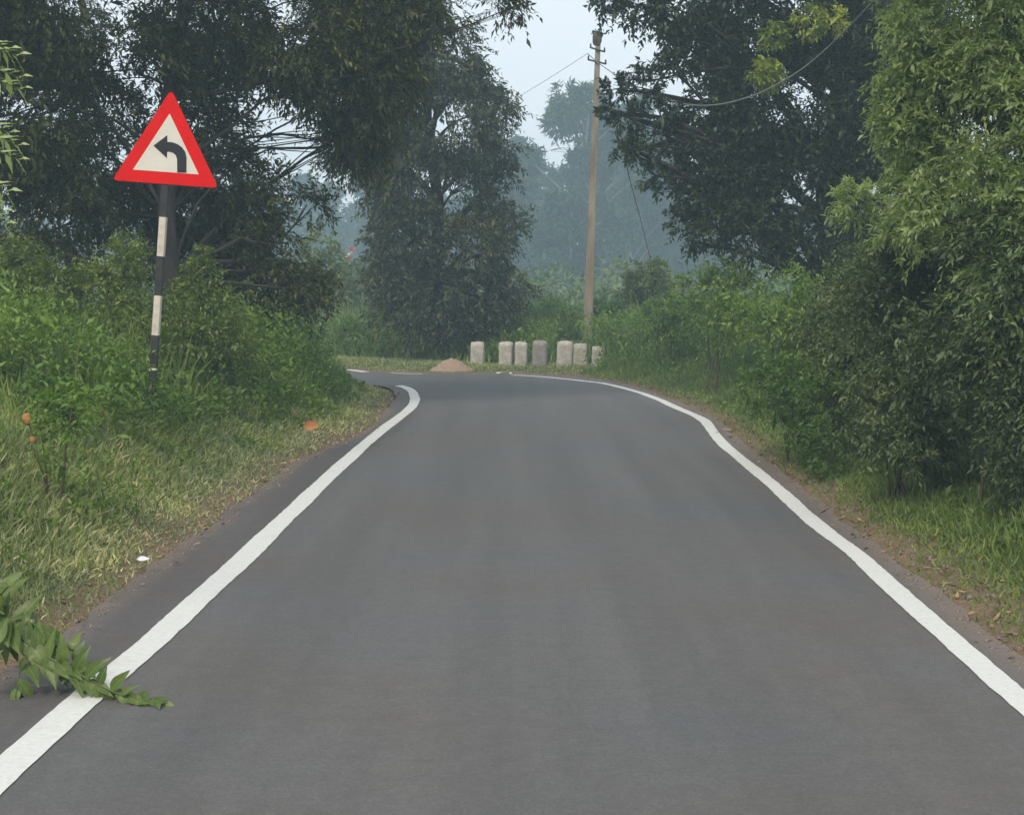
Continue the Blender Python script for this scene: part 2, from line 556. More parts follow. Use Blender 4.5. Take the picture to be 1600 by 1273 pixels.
def dist_poly(P, poly):
    best = np.full(len(P), 1e9)
    a, b = poly[:-1], poly[1:]
    for i0 in range(0, len(P), 20000):
        p = P[i0:i0 + 20000]
        d2 = np.full(len(p), 1e18)
        for j in range(len(a)):
            ab = b[j] - a[j]
            t = np.clip(((p - a[j]) @ ab) / (ab @ ab + 1e-12), 0, 1)
            q = a[j] + t[:, None] * ab - p
            d2 = np.minimum(d2, (q * q).sum(1))
        best[i0:i0 + 20000] = np.sqrt(d2)
    return best


def inside(P, poly):
    x, y = P[:, 0], P[:, 1]
    c = np.zeros(len(P), bool)
    a = poly
    b = np.roll(poly, -1, 0)
    for i in range(len(a)):
        cond = ((a[i, 1] > y) != (b[i, 1] > y))
        xx = (b[i, 0] - a[i, 0]) * (y - a[i, 1]) / (b[i, 1] - a[i, 1] + 1e-12) + a[i, 0]
        c ^= cond & (x < xx)
    return c


cL, cR = eL[::4], eR[::4]


def sstep(a, b, x):
    t = np.clip((x - a) / (b - a), 0, 1)
    return t * t * (3 - 2 * t)


def wav(x, y, s, ph=0.0):
    return (np.sin(x * s + 1.3 + ph) * np.cos(y * s * 0.9 + 0.7 * ph) + 0.6 * np.sin(x * s * 2.1 + y * s * 1.3 + 2 * ph)
            + 0.4 * np.cos(x * s * 3.7 - y * s * 3.1 + ph)) / 2.0


def terrain(P):
    """height, signed distance outside the asphalt (negative on it), left-side flag"""
    P = np.asarray(P, float).reshape(-1, 2)
    dL, dR = dist_poly(P, cL), dist_poly(P, cR)
    ins = inside(P, ROADPOLY)
    d = np.minimum(dL, dR)
    left = dL < dR
    x, y = P[:, 0], P[:, 1]
    nearL = 1 - 0.62 * sstep(15, 22, y)
    zl = nearL * (0.55 * sstep(0.15, 1.5, d) + 0.35 * sstep(1.6, 6, d))
    zr = (0.02 + 0.14 * (1 - sstep(18, 25, y))) * sstep(0.2, 1.5, d) + 0.4 * sstep(1.5, 6, d) * (1 - sstep(22, 29, y))
    z = np.where(left, zl, zr)
    bumps = 0.035 * wav(x, y, 2.3) + 0.02 * wav(x, y, 6.1, 2.0) + 0.012 * wav(x, y, 14.0, 1.0)
    z = z + bumps * sstep(0.05, 0.9, d) + 0.25 * wav(x, y, 0.21, 1.0) * sstep(4, 12, d)
    fade = sstep(45, 90, y)
    z = z * (1 - fade) + fade * (-0.4 + 0.6 * wav(x, y, 0.03))
    z = np.where(ins, -0.06, -0.035 + z + 0.05 * sstep(0.02, 0.25, d))
    return z, np.where(ins, -d, d), left


def gz(x, y):
    return float(terrain(np.array([[x, y]]))[0][0])


# ground sheet: fine near the road, coarse to the horizon
gx = np.concatenate([-np.geomspace(900, 9, 26)[:-1], np.arange(-9, 9.01, 0.14), np.geomspace(9, 900, 26)[1:]])
gy = np.concatenate([np.linspace(-60, -4, 6)[:-1], np.arange(-4, 3, 0.5), np.arange(3, 34, 0.15), np.geomspace(34, 1500, 44)])
GX, GY = np.meshgrid(gx, gy)
PP = np.stack([GX.ravel(), GY.ravel()], 1)
gz_, gd_, _ = terrain(PP)
V = np.column_stack([PP, gz_])
nx, ny = len(gx), len(gy)
ii = (np.arange(ny - 1)[:, None] * nx + np.arange(nx - 1)[None, :]).ravel()
F = np.stack([ii, ii + 1, ii + 1 + nx, ii + nx], 1)
me = np_mesh('ground', V, F)
a_ = me.attributes.new('edge', 'FLOAT', 'POINT')
a_.data.foreach_set('value', np.maximum(gd_, 0).astype(np.float32))
ground = tag(link_mesh('ground', me, M['ground'], smooth=True), 'earth verge and rough ground on both sides of the road', kind='structure')

# road: gridded sheet between the two edges so that the dust strip can follow them
def resamp(p, n):
    seg = np.linalg.norm(np.diff(p, axis=0), axis=1)
    s = np.concatenate([[0], np.cumsum(seg)])
    t = np.linspace(0, s[-1], n)
    return np.stack([np.interp(t, s, p[:, 0]), np.interp(t, s, p[:, 1])], 1)


def split_at(p, idx_pts):
    out, last = [], 0
    for q in idx_pts:
        j = int(np.argmin(((p - np.array(q)) ** 2).sum(1)))
        out.append(p[last:j + 1]); last = j
    out.append(p[last:])
    return out


Ls = split_at(eL, [(-1.95, 10), (-1.75, 20), EL[-6], (-7.2, 26.8)])
Rs = split_at(eR, [(2.25, 10), (2.0, 20.5), (-2.2, 28.3), (-9.5, 33)])
cnt = [140, 130, 70, 40, 60]
RLs = [(resamp(a, n), resamp(b, n)) for a, b, n in zip(Ls, Rs, cnt)]
LA = np.concatenate([RLs[0][0]] + [r[0][1:] for r in RLs[1:]])
RA = np.concatenate([RLs[0][1]] + [r[1][1:] for r in RLs[1:]])
NC = 17
tt = (1 - np.cos(np.linspace(0, pi, NC))) / 2
G = LA[:, None, :] * (1 - tt)[None, :, None] + RA[:, None, :] * tt[None, :, None]
Vr = np.column_stack([G.reshape(-1, 2), np.zeros(len(LA) * NC)])
n_, k_ = len(LA), NC
ii = (np.arange(n_ - 1)[:, None] * k_ + np.arange(k_ - 1)[None, :]).ravel()
Fr = np.stack([ii, ii + 1, ii + 1 + k_, ii + k_], 1)
me = np_mesh('road', Vr, Fr)
dd = np.minimum(dist_poly(Vr[:, :2], cL), dist_poly(Vr[:, :2], cR))
a_ = me.attributes.new('edge', 'FLOAT', 'POINT')
a_.data.foreach_set('value', dd.astype(np.float32))
a_ = me.attributes.new('shoulder', 'FLOAT', 'POINT')
a_.data.foreach_set('value', (dist_poly(Vr[:, :2], cL) < dist_poly(Vr[:, :2], cR)).astype(np.float32))
road = tag(link_mesh('road', me, M['asphalt']), 'narrow grey asphalt road bending left', kind='structure')


def ribbon(name, poly, width, z=0.004, wj=0.0035, taper=True):
    p = dense(poly, 0.06)
    n = len(p)
    d = unit(np.gradient(p, axis=0))
    nrm = np.stack([-d[:, 1], d[:, 0]], 1)
    def j():
        k = rng.normal(0, 1, n + 12)
        return np.convolve(k, np.ones(13) / 13, 'valid')[:n] * wj * 2.6 + rng.normal(0, wj * 0.35, n)
    w = np.full(n, width / 2)
    V = np.concatenate([np.column_stack([p + nrm * (w + j())[:, None], np.full(n, z)]),
                        np.column_stack([p - nrm * (w + j())[:, None], np.full(n, z)])])
    i = np.arange(n - 1)
    F = np.stack([i, i + n, i + 1 + n, i + 1], 1)
    o = link_mesh(name, np_mesh(name, V, F), M['paint'], road)
    return o


ribbon('edge_line', LL, 0.135)['label'] = 'white edge line along the left side curving into the bend'
ribbon('edge_line', RL, 0.118)['label'] = 'white edge line along the right side of the road'
ribbon('edge_line', OUT, 0.10)['label'] = 'worn white edge line beside the sand heap'
ribbon('edge_line', OUT2, 0.16)['label'] = 'white edge line on the far side past the bend'
ribbon('edge_line', INNER, 0.13)['label'] = 'white edge line on the inner side past the bend'
pm = [on(774, 583.5), on(780, 580.5), on(797, 580.8), on(801, 584.6), on(797, 585), on(794, 582.6), on(783, 583), on(779, 584.6)]
me = mesh_from('paint_mark', [(x, y, 0.010) for x, y in pm], [tuple(range(8))])
link_mesh('paint_mark', me, M['paint'], road)['label'] = 'stray curl of white paint at the start of the right line'
pm = [on(1126, 669.5), on(1143, 670.5), on(1142, 673), on(1126, 672)]
link_mesh('paint_mark', mesh_from('paint_mark', [(x, y, 0.004) for x, y in pm], [(0, 1, 2, 3)]), M['sand'], road)


# ------------------------------------------------------------------ warning sign
SY = 12.3
PPM = FPX / SY * 1.0
def sgn(px, py):                                   # photo pixel -> upright sign-plate coordinates
    a = radians(4.4)
    dx, dy = (px - 262.0) / PPM, -(py - 240.0) / PPM
    return (dx * cos(a) - dy * sin(a), dx * sin(a) + dy * cos(a))


def prism(name, outline, y0, y1, mat, parent):
    n = len(outline)
    v = [(x, y0, z) for x, z in outline] + [(x, y1, z) for x, z in outline]
    f = [tuple(range(n)), tuple(range(2 * n - 1, n - 1, -1))] + [(i, i + n, (i + 1) % n + n, (i + 1) % n) for i in range(n)]
    me = mesh_from(name, v, [q[::-1] for q in f])
    me.materials.append(mat)
    o = bpy.data.objects.new(name, me)
    C.objects.link(o)
    o.parent = parent
    return o


def rounded(pts, r, n=5):
    out = []
    m = len(pts)
    for i in range(m):
        p0, p, p1 = np.array(pts[i - 1]), np.array(pts[i]), np.array(pts[(i + 1) % m])
        u, w = unit(p0 - p), unit(p1 - p)
        half = math.acos(float(np.clip(u @ w, -1, 1))) / 2
        t = r / math.tan(half)
        a, b = p + u * t, p + w * t
        for k in range(n + 1):
            s = k / n
            q = (1 - s) ** 2 * a + 2 * s * (1 - s) * p + s ** 2 * b
            out.append((float(q[0]), float(q[1])))
    return out


sc0 = at(262, 240, SY)
sx0 = sc0[0] - (sc0[2] - 0.4) * math.tan(radians(4.0))
base_z = gz(sx0, SY)
sign = empty('road_sign', (sc0[0], SY, sc0[2]))
sign.rotation_euler = (radians(-1.5), radians(4.4), radians(-4))
tag(sign, 'triangular red bordered sign with black left bend arrow on banded post', 'road sign')
tri = [(0.0, 0.447 + 0.03), (-0.4, -0.222), (0.4, -0.222)]
cx = sum(sgn(*p)[0] for p in [(268, 147), (180, 278), (336, 291)]) / 3
cz = sum(sgn(*p)[1] for p in [(268, 147), (180, 278), (336, 291)]) / 3
R_out = 0.80 / math.sqrt(3)
def eq(R): return [(cx, cz + R), (cx - R * 0.866, cz - R / 2), (cx + R * 0.866, cz - R / 2)]
plate = prism('plate', rounded(eq(R_out + 0.035), 0.028), -0.003, 0.0, M['red'], sign)
back = prism('backing', rounded(eq(R_out + 0.030), 0.028), 0.0005, 0.003, M['metal_dark'], sign)
Ri = R_out * 0.665
inner = prism('face', eq(Ri), -0.0045, -0.0032, M['cream'], sign)
arrow_px = [(240, 228), (262, 212), (262, 222.5), (270, 223), (278, 226), (285, 231), (290, 238), (292, 247), (291.5, 270), (277, 269.5),
            (277, 249), (275, 243), (271, 239.5), (266, 237.8), (261.5, 237.5), (261, 247.5)]
arr = prism('arrow', [sgn(*p) for p in arrow_px], -0.006, -0.0047, M['black'], sign)
# post: black and white bands, each its own length of the square tube
bands = [(262, 402, 'post_black'), (402, 402, None)]
z_of = lambda py: (240.0 - py) / PPM
edges = [215, 338, 399, 460, 522, 573, 578, 640]
mats = ['post_black', 'post_white', 'post_black', 'post_white', 'post_black', 'post_white', 'post_black']
pw = 0.055
zbot = -(sc0[2] - base_z) - 0.25
for i, mt in enumerate(mats):
    z1 = z_of(edges[i])
    z0 = z_of(edges[i + 1]) if i < 6 else zbot
    me = box_mesh('post_band', pw, 0.05, z1 - z0, 0.003)
    me.materials.append(M[mt])
    o = bpy.data.objects.new('post_band', me)
    o.location = (-0.008 - 0.003, 0.032, z0)
    C.objects.link(o)
    o.parent = sign
    o['label'] = 'white band of the post' if mt == 'post_white' else 'black band of the post'
for zz in (0.10, -0.12):
    me = box_mesh('bracket', 0.30, 0.006, 0.03)
    me.materials.append(M['metal_dark'])
    o = bpy.data.objects.new('bracket', me)
    o.location = (-0.008, 0.0056, zz)
    C.objects.link(o); o.parent = sign

# ------------------------------------------------------------------ guard stones and sand heap
import bmesh
def stone_mesh(w, d, h, seed, mat):
    r = random.Random(seed)
    bm = bmesh.new()
    bmesh.ops.create_cube(bm, size=1)
    bmesh.ops.subdivide_edges(bm, edges=bm.edges[:], cuts=5, use_grid_fill=True)
    for v in bm.verts:
        x, y, z = v.co
        z += 0.5
        top = max(0, (z - 0.8) / 0.2)
        k = 1 - 0.05 * top * top
        q = (abs(x * 2) ** 9 + abs(y * 2) ** 9) ** (1 / 9)
        sc = k / max(q, 1e-6) * max(abs(x * 2), abs(y * 2)) if q > 0 else 1
        x *= sc; y *= sc
        dz = -0.03 * (abs(x * 2) ** 2.5) * top
        v.co = (x * w * (1 + 0.05 * (1 - z)), y * d, (z + dz) * h)
        n = Vector3(v.co, seed)
        v.co.x += n[0] * 0.015; v.co.y += n[1] * 0.015; v.co.z += n[2] * 0.014
    me = bpy.data.meshes.new('stone_block')
    bm.to_mesh(me); bm.free()
    me.materials.append(mat)
    me.polygons.foreach_set('use_smooth', np.ones(len(me.polygons), dtype=bool))
    return me


from mathutils import noise as mnoise, Vector
def Vector3(co, seed):
    v = Vector((co[0] * 7 + seed * 3.1, co[1] * 7, co[2] * 7 + seed))
    return mnoise.noise_vector(v)


stones = [(746, 534, 20.5, 0, 0.2, 'stone', 'pale guard stone standing alone beside the sand heap'),
          (790, 534, 20.5, 0, 1.0, 'stone', 'pale squarish guard stone, second along from the sand heap'),
          (813, 534, 19.0, 0, 1.5, 'stone', 'narrow pale guard stone close against the second one from the sand heap'),
          (844, 532, 22.5, 0, 0.0, 'stone_grey', 'dark grey guard stone, the darkest of the row'),
          (882, 533, 24.0, 0, 1.0, 'stone', 'widest guard stone, just right of the dark grey one'),
          (908, 536.5, 21.5, 0, -2.5, 'stone_edge', 'mottled guard stone with rounded top below the concrete pole'),
          (935, 541, 20.0, 0, 0.5, 'stone_edge', 'short guard stone half hidden by weeds, farthest from the sand heap')]
for i, (px, py, w, _, lean, mt, lab) in enumerate(stones):
    Y = 28.9 - 0.15 * i + (0.15 if i in (2, 5) else 0)
    x, _, ztop = at(px, py, Y)
    zb = gz(x, Y)
    h = ztop - zb + 0.1
    o = bpy.data.objects.new('guard_stone', stone_mesh(w / (FPX / Y), 0.2, h, i + 1, M[mt]))
    o.location = (x, Y, zb - 0.1)
    o.rotation_euler = (0, radians(lean), radians(random.uniform(-9, 9)))
    C.objects.link(o)
    tag(o, lab, 'guard stone', 'guard stones along the outside of the bend')

hx, _, _ = at(706, 575, 27.6)
bm = bmesh.new()
bmesh.ops.create_grid(bm, x_segments=36, y_segments=28, size=1)
for v in bm.verts:
    x, y = v.co.x, v.co.y
    r = math.hypot(x, y)
    n = mnoise.noise(Vector((x * 2.2, y * 2.2, 3)))
    hgt = 0.27 * max(0, 1 - (r / (0.92 + 0.30 * n)) ** 1.25) - 0.03
    if x > 0: hgt *= 1 - 0.25 * x
    hgt += 0.035 * mnoise.noise(Vector((x * 9, y * 9, 1)))
    v.co = (x * 0.52, y * 0.4, hgt)
me = bpy.data.meshes.new('sand_heap')
bm.to_mesh(me); bm.free()
me.materials.append(M['sand'])
me.polygons.foreach_set('use_smooth', np.ones(len(me.polygons), dtype=bool))
heap = bpy.data.objects.new('sand_heap', me)
heap.location = (hx, 27.75, 0.0)
C.objects.link(heap)
tag(heap, 'small heap of orange brown sand at the roadside by the first guard stone', 'sand heap')

# ------------------------------------------------------------------ utility pole and cable
PY = 32.5
pt, pb_ = np.array(at(935, 52, PY)), np.array(at(917, 548, PY))
zb = gz(pb_[0], PY)
pole = empty('utility_pole', (pb_[0], PY, zb))
tag(pole, 'leaning tan concrete utility pole with a tuft of plants on its top', 'utility pole')
V, F = [], []
for k, t in enumerate(np.linspace(0, 1, 9)):
    c = pb_ * (1 - t) + pt * t
    if k == 0: c[2] = zb - 0.3
    w, dpt = (0.102 * (1 - t) + 0.050 * t), (0.10 * (1 - t) + 0.055 * t)
    ch = 0.2
    for sx, sy in ((-1, -1 + ch), (-1 + ch, -1), (1 - ch, -1), (1, -1 + ch), (1, 1 - ch), (1 - ch, 1), (-1 + ch, 1), (-1, 1 - ch)):
        V.append((c[0] + sx * w, c[1] + sy * dpt, c[2]))
for k in range(8):
    for j in range(8):
        F.append((k * 8 + j, k * 8 + (j + 1) % 8, (k + 1) * 8 + (j + 1) % 8, (k + 1) * 8 + j))
F.append(tuple(range(64, 72)))
link_mesh('shaft', mesh_from('shaft', V, F), M['pole'], pole)
def pole_at(py): return pt + (pb_ - pt) * ((py - 52) / 496.0)
for py_, hw in ((79, 0.16), (97.5, 0.20)):
    c = pole_at(py_)
    T = Tubes(6)
    T.add([c + np.array([-hw, -0.085, 0.05]), c + np.array([hw * 0.9, -0.085, -0.04])], [0.018, 0.018])
    T.add([c + np.array([-hw * .95, -0.085, 0.04]), c + np.array([-hw * .95, -0.085, 0.13])], [0.02, 0.015])
    T.add([c + np.array([hw * .85, -0.085, -0.04]), c + np.array([hw * .85, -0.085, 0.05])], [0.02, 0.015])
    T.build('crossarm', M['metal_dark'], pole)
c = pole_at(68)
bm = bmesh.new()
bmesh.ops.create_icosphere(bm, subdivisions=3, radius=1)
for v in bm.verts:
    n = mnoise.noise(v.co * 1.7)
    v.co = v.co * (1 + 0.25 * n)
    v.co = Vector((v.co.x * 0.10 + c[0] - 0.01, v.co.y * 0.11 + c[1], v.co.z * 0.16 + pt[2] - 0.12))
me = bpy.data.meshes.new('fibre_tuft'); bm.to_mesh(me); bm.free()
link_mesh('fibre_tuft', me, M['stem_brown'], pole, smooth=True)
Lv = Leaves()
m_ = 22
U = rng.normal(0, 1, (m_, 3)); U[:, 2] = np.abs(U[:, 2]) * 0.9 + 0.1
Lv.twigs(np.tile(pt + np.array([-0.01, 0, -0.03]), (m_, 1)), U, 0.12, 4, 0.07, 0.03, tone=0.2)
Lv.build('plant_tuft', M['leaf_right_tree'], pole)

cab = empty('cable', tuple(pole_at(90)))
tag(cab, 'sagging grey overhead cable running from the concrete pole to the right tree', 'cable')
pts_ = [at(918, 84, 32.3), at(936, 100, 31.9), at(985, 133, 28), at(1030, 155, 25), at(1070, 164, 20.4), at(1110, 166, 19.4), at(1150, 159, 19), at(1195, 143, 18.6), at(1240, 118, 18.2), at(1275, 92, 17.8), at(1330, 40, 17), at(1420, -60, 14.5)]
P3 = np.array(pts_)
for _ in range(2):
    q = [P3[0]]
    for i in range(len(P3) - 1):
        q += [P3[i] * .75 + P3[i + 1] * .25, P3[i] * .25 + P3[i + 1] * .75]
    q.append(P3[-1]); P3 = np.array(q)
T = Tubes(6); T.add(P3, list(np.linspace(0.010, 0.009, len(P3)))); T.build('strand', M['wire'], cab)
cab2 = empty('cable', tuple(pole_at(80)))
tag(cab2, 'thin faint cable slanting down from the pole top behind the middle tree', 'cable')
T = Tubes(5); P4 = curve_pts(at(918, 84, 32.3), at(640, 238, 52), 14, sag=0.15); T.add(P4, [0.0055] * 14); T.build('strand', M['wire'], cab2)


# ------------------------------------------------------------------ trees and shrubs
def tree(name, label, cat, base, lobes, leafmat, k=12, per=420, L=0.10, W=0.035, twig=0.45, bark='bark', r0=0.16, tone=0.4,
         droop=0.25, gate=0.0, gs=1.6, hang=0.25, group=None, limbs=True, extra=None, up=0.15, spread=0.9, seed=0, stems=1, crown_name='crown', out_bias=0.55, limb_var=1.0, limb_k=1.0):
    """lobes: (x,y,z,r[,density]) of the crown volume; leaves sit on twigs that fill them"""
    root = empty(name, (base[0], base[1], base[2]))
    tag(root, label, cat, group)
    lv = Leaves()
    base = np.array(base, float)
    B = Tubes(5)
    lob = [l if len(l) > 4 else tuple(l) + (1.0,) for l in lobes]
    cen = np.array([l[:3] for l in lob])
    top = cen[np.argmax(cen[:, 2] - 0.3 * np.hypot(cen[:, 0] - base[0], cen[:, 1] - base[1]))]
    feet = [base + np.array([rng.normal(0, .12), rng.normal(0, .12), 0]) * (stems > 1) for _ in range(stems)]
    trunks = []
    Tt = Tubes(9)
    for s in range(stems):
        end = top if stems == 1 else cen[(s * 7) % len(cen)]
        hgt = end[2] - base[2]
        via = base + np.array([(end[0] - base[0]) * 0.15, (end[1] - base[1]) * 0.15, hgt * 0.55])
        tp = curve_pts(feet[s] - np.array([0, 0, 0.25]), end, 12, via=via, wob=r0 * 0.35)
        rr = r0 / (1 if stems == 1 else 1.4)
        Tt.add(tp, [rr * (1.35 if i == 0 else 1) * (1 - 0.8 * i / 11) for i in range(12)])
        trunks.append((tp, rr))
    for (x, y, z, r, dens) in lob:
        c = np.array([x, y, z])
        tw = min(twig, 0.9 * r)
        n = max(8, int(per * dens * r * r))
        u = unit(rng.normal(0, 1, (n * 2, 3)))
        rad = (r - 0.35 * tw) * (out_bias + (1 - out_bias) * rng.random(n * 2)) ** 0.9 * (0.75 + 0.35 * rng.random(n * 2))
        T_ = c + u * rad[:, None] * np.array([1, 1, 0.85])
        g = np.sin(T_[:, 0] * gs * 2.1 + seed) + np.sin(T_[:, 1] * gs * 1.7 + 2 * seed) + np.sin(T_[:, 2] * gs * 2.6 + seed * 3) \
            + 0.7 * np.sin((T_[:, 0] + T_[:, 2]) * gs * 3.3) + rng.normal(0, 0.5, len(T_))
        T_, u = T_[g > gate], u[g > gate]
        T_, u = T_[:n], u[:n]
        U = u * 0.8 + np.array([0, 0, up]) + rng.normal(0, 0.45, u.shape)
        tn = tone + rng.normal(0, 0.16, len(T_)) + 0.12 * np.sin(T_[:, 0] * 1.9 + T_[:, 2] * 2.3 + seed)
        lv.twigs(T_, U, tw * (0.6 + 0.7 * rng.random(len(T_))), k, L, W, droop=droop, tone=tn, hang=hang, spread=spread)
        if limbs:
            tp, rr = trunks[0] if stems == 1 else trunks[int(rng.integers(stems))]
            dd_ = np.linalg.norm(tp - c, axis=1) + 2.0 * np.maximum(0, tp[:, 2] - c[2] + 0.2 * r)
            j = min(10, max(2, int(np.argmin(dd_)) - 1 + int(rng.integers(-1, 2))))
            start = tp[j]
            ln_ = np.linalg.norm(c - start)
            via = (start + c) / 2 + np.array([0, 0, 0.16 * ln_]) + rng.normal(0, 0.12 * ln_, 3) * limb_var
            lp = curve_pts(start, c, 7, via=via, wob=0.04 * r)
            lr = rr * (1 - 0.8 * j / 11) * (0.30 + 0.25 * rng.random()) * limb_k
            B.add(lp, [lr * (1 - 0.7 * i / 6) for i in range(7)], cap=False)
            for q in range(int(6 + 5 * r)):
                if len(T_) == 0: break
                e = T_[int(rng.integers(len(T_)))]
                s_ = lp[int(rng.integers(3, 7))]
                B.add(curve_pts(s_, e, 5, via=(s_ + e) / 2 + rng.normal(0, 0.12 * r, 3)), [lr * 0.3, lr * 0.24, lr * 0.18, lr * 0.12, lr * 0.08], cap=False)
    if extra:
        extra(lv)
    if stems > 1 and B.n:
        Tt.V += B.V
        Tt.F += [tuple(i + Tt.n for i in f) for f in B.F]
        B.n = 0
    Tt.build('trunk' if stems == 1 else 'stems', M[bark], root)
    if B.n: B.build('branches', M[bark], root)
    lv.build(crown_name, M[leafmat], root)
    return root


def PL(lst, r_px=False):
    """crown lobes given where the photograph shows them, each at its own depth"""
    out = []
    for l in lst:
        x, y, z = at(l[0], l[1], l[2])
        out.append((x, y, z, l[3]) + tuple(l[4:]))
    return out


# big spreading tree on the left, trunk just behind the sign
bx = at(258, 400, 17.5)[0]
tree('spreading_tree', 'large dark spreading tree whose trunk stands just behind the sign', 'tree', (bx, 17.5, gz(bx, 17.5)),
     PL([(60, 40, 17, 0.95), (190, 110, 17.5, 0.9), (330, 20, 18, 0.9), (250, 200, 18, 0.7, .8), (460, 60, 18, 0.85), (540, 120, 18.5, 0.85), (575, 200, 18.8, .5), (540, 225, 18.9, .42), (600, 130, 18.9, .5), (280, 330, 18.6, .55), (300, 390, 18.6, .5), (400, 340, 18.8, .5, .9), (240, 260, 18.2, .55), (480, 455, 18.2, .3), (410, 440, 18.2, .4), 
         (500, 220, 19, 0.5), (425, 130, 19.5, 0.55, .38), (350, 100, 19, .5, .5), (340, 190, 19, .5, .45), (470, 230, 19.4, .45, .4), (400, 230, 19, .45, .35), (300, 180, 18.6, .5, .6), (150, 170, 18.2, .6, .8), (90, 330, 18, .6, .7), (110, 250, 17, 0.8), (20, 180, 16.5, 0.8), (380, 300, 18.5, 0.6, .8),
         (440, 390, 18.5, 0.55), (470, 440, 18.5, 0.36), (360, 400, 18.5, 0.5), (480, 320, 19, 0.3, .8), (200, 330, 18.5, 0.6, .8), (330, 250, 18.5, .5, .6),
         (600, 20, 18.5, 0.75), (690, -10, 18.5, 0.55), (770, -5, 18.6, 0.36, .6), (810, 8, 18.6, .2, .6), (560, 60, 19, .7),
         (150, -120, 17, 1.4, .6), (350, -150, 18, 1.5, .6), (550, -160, 18.5, 1.4, .6), (300, -330, 18, 1.6, .5), (0, -100, 16.5, 1.3, .6), (500, -300, 18.5, 1.3, .5)]),
     'leaf_left_tree', k=13, per=800, L=0.078, W=0.027, twig=0.34, r0=0.13, tone=0.48, gate=0.0, limb_k=0.6, limb_var=1.5, seed=1.0, hang=0.5, droop=0.35)

tree('roadside_tree', 'dark tree with crooked bare trunks at the left behind the shrubs', 'tree', (-7.0, 20, gz(-7.0, 20)),
     PL([(-60, 120, 20, 1.2), (60, 180, 21, 1.0), (0, 320, 20.5, 0.95), (110, 350, 21, 0.8, .8), (170, 250, 21.5, .7, .7), (-120, 300, 19, 1.2), (60, 0, 21, 1.2, .7),
         (-50, -120, 20, 1.5, .5), (60, 430, 20, .7), (-40, 440, 19, .8), (230, 400, 21, .5), (290, 440, 20.5, .4)]),
     'leaf_left_tree', k=12, per=540, L=0.085, W=0.030, twig=0.38, r0=0.11, tone=0.4, gate=0.0, seed=2.3, hang=0.4)

# dense mid tree beyond the bend, foliage down to the weeds
mx_ = at(690, 400, 31.5)[0]
tree('bushy_tree', 'grey green tree leafy to the ground beyond the bend, left of the stones', 'tree', (mx_, 31.5, gz(mx_, 31.5)),
     PL([(620, 40, 31, 1.4), (690, 90, 31, 0.95), (600, 160, 31.5, 1.4), (700, 190, 31, 1.15), (570, 220, 31.3, 1.0), (600, 60, 31, 1.2), (600, 290, 31.2, .55, .8),  (772, 172, 31.5, 0.55), (730, 130, 31.5, .55), (785, 225, 31.5, 0.45), (640, 270, 31, 1.05),
         (720, 290, 31.5, 0.75), (770, 320, 31.5, 0.5), (650, 370, 31, 1.0), (620, 340, 31, .55, .6), (740, 385, 31, 0.85), (790, 400, 31.5, 0.45), (625, 435, 31, 0.6), (680, 460, 30.8, 0.75), (755, 465, 31, 0.65),
         (795, 345, 31.3, .42), (800, 440, 31.2, .42), (785, 490, 31.2, .4), (590, 440, 31, .35), (600, 490, 31, .35), (790, 270, 31.4, .3), (720, 510, 30.7, 0.5), (650, 505, 30.6, .45), (595, 395, 31, .28, .7), (560, -20, 31.5, 1.5, .6), (640, -130, 31.5, 1.7, .5)]),
     'leaf_mid_tree', k=13, per=440, L=0.098, W=0.038, twig=0.42, r0=0.17, tone=0.5, gate=-0.5, seed=3.1, up=0.05, hang=0.5, droop=0.35)

# right dark tree
tx = at(1292, 420, 21.5)[0]
def sprays(lv):
    pass
rt = tree('dense_tree', 'large deep green tree on the right with branches reaching towards the pole', 'tree', (tx, 21.5, gz(tx, 21.5)),
     PL([(1110, 70, 21.5, 0.55), (1180, 50, 21.5, 0.8), (1290, 40, 21.5, 1.0), (1400, 60, 21.5, 1.0), (1115, 170, 21.5, 0.55), (1190, 170, 21.5, 0.85), (1300, 170, 21.5, 0.95),
         (1400, 200, 21.5, 0.9), (1105, 255, 21.3, 0.5), (1150, 290, 21.5, 0.65), (1240, 290, 21.5, 0.8), (1350, 300, 21.5, 0.85), (1120, 335, 21, 0.4), (1175, 365, 21, 0.45), (1260, 380, 21, .5, .9), (1360, 390, 21.5, .6),
         (1000, 8, 21, 0.36, .8), (955, -5, 21, 0.25, .8), (1060, 15, 21, 0.45), (1045, 55, 21, .22, .7), (1050, 100, 21, .22, .8), (1010, 128, 21, .24, .8), (965, 140, 21, .2, .7), (985, 185, 21, .24, .8), (955, 175, 21, .14, .7),
         (1035, 180, 21, .22, .7), (965, 228, 21, .15, .8), (1000, 235, 21, .19, .8), (1025, 275, 21, .2, .8), (1055, 215, 21.2, .26, .8), (1060, 300, 21.2, .28, .8), (1068, 345, 21.2, .22, .8), (1090, 380, 21.2, .16, .8),
         (1200, -120, 21.5, 1.3, .6), (1400, -150, 21.5, 1.5, .6), (1100, -60, 21.5, .9, .7), (1300, -320, 21.5, 1.5, .5)]),
     'leaf_right_tree', k=12, per=900, L=0.078, W=0.036, twig=0.30, r0=0.16, tone=0.4, gate=-1.2, seed=4.2, hang=0.25, droop=0.2, spread=1.0)
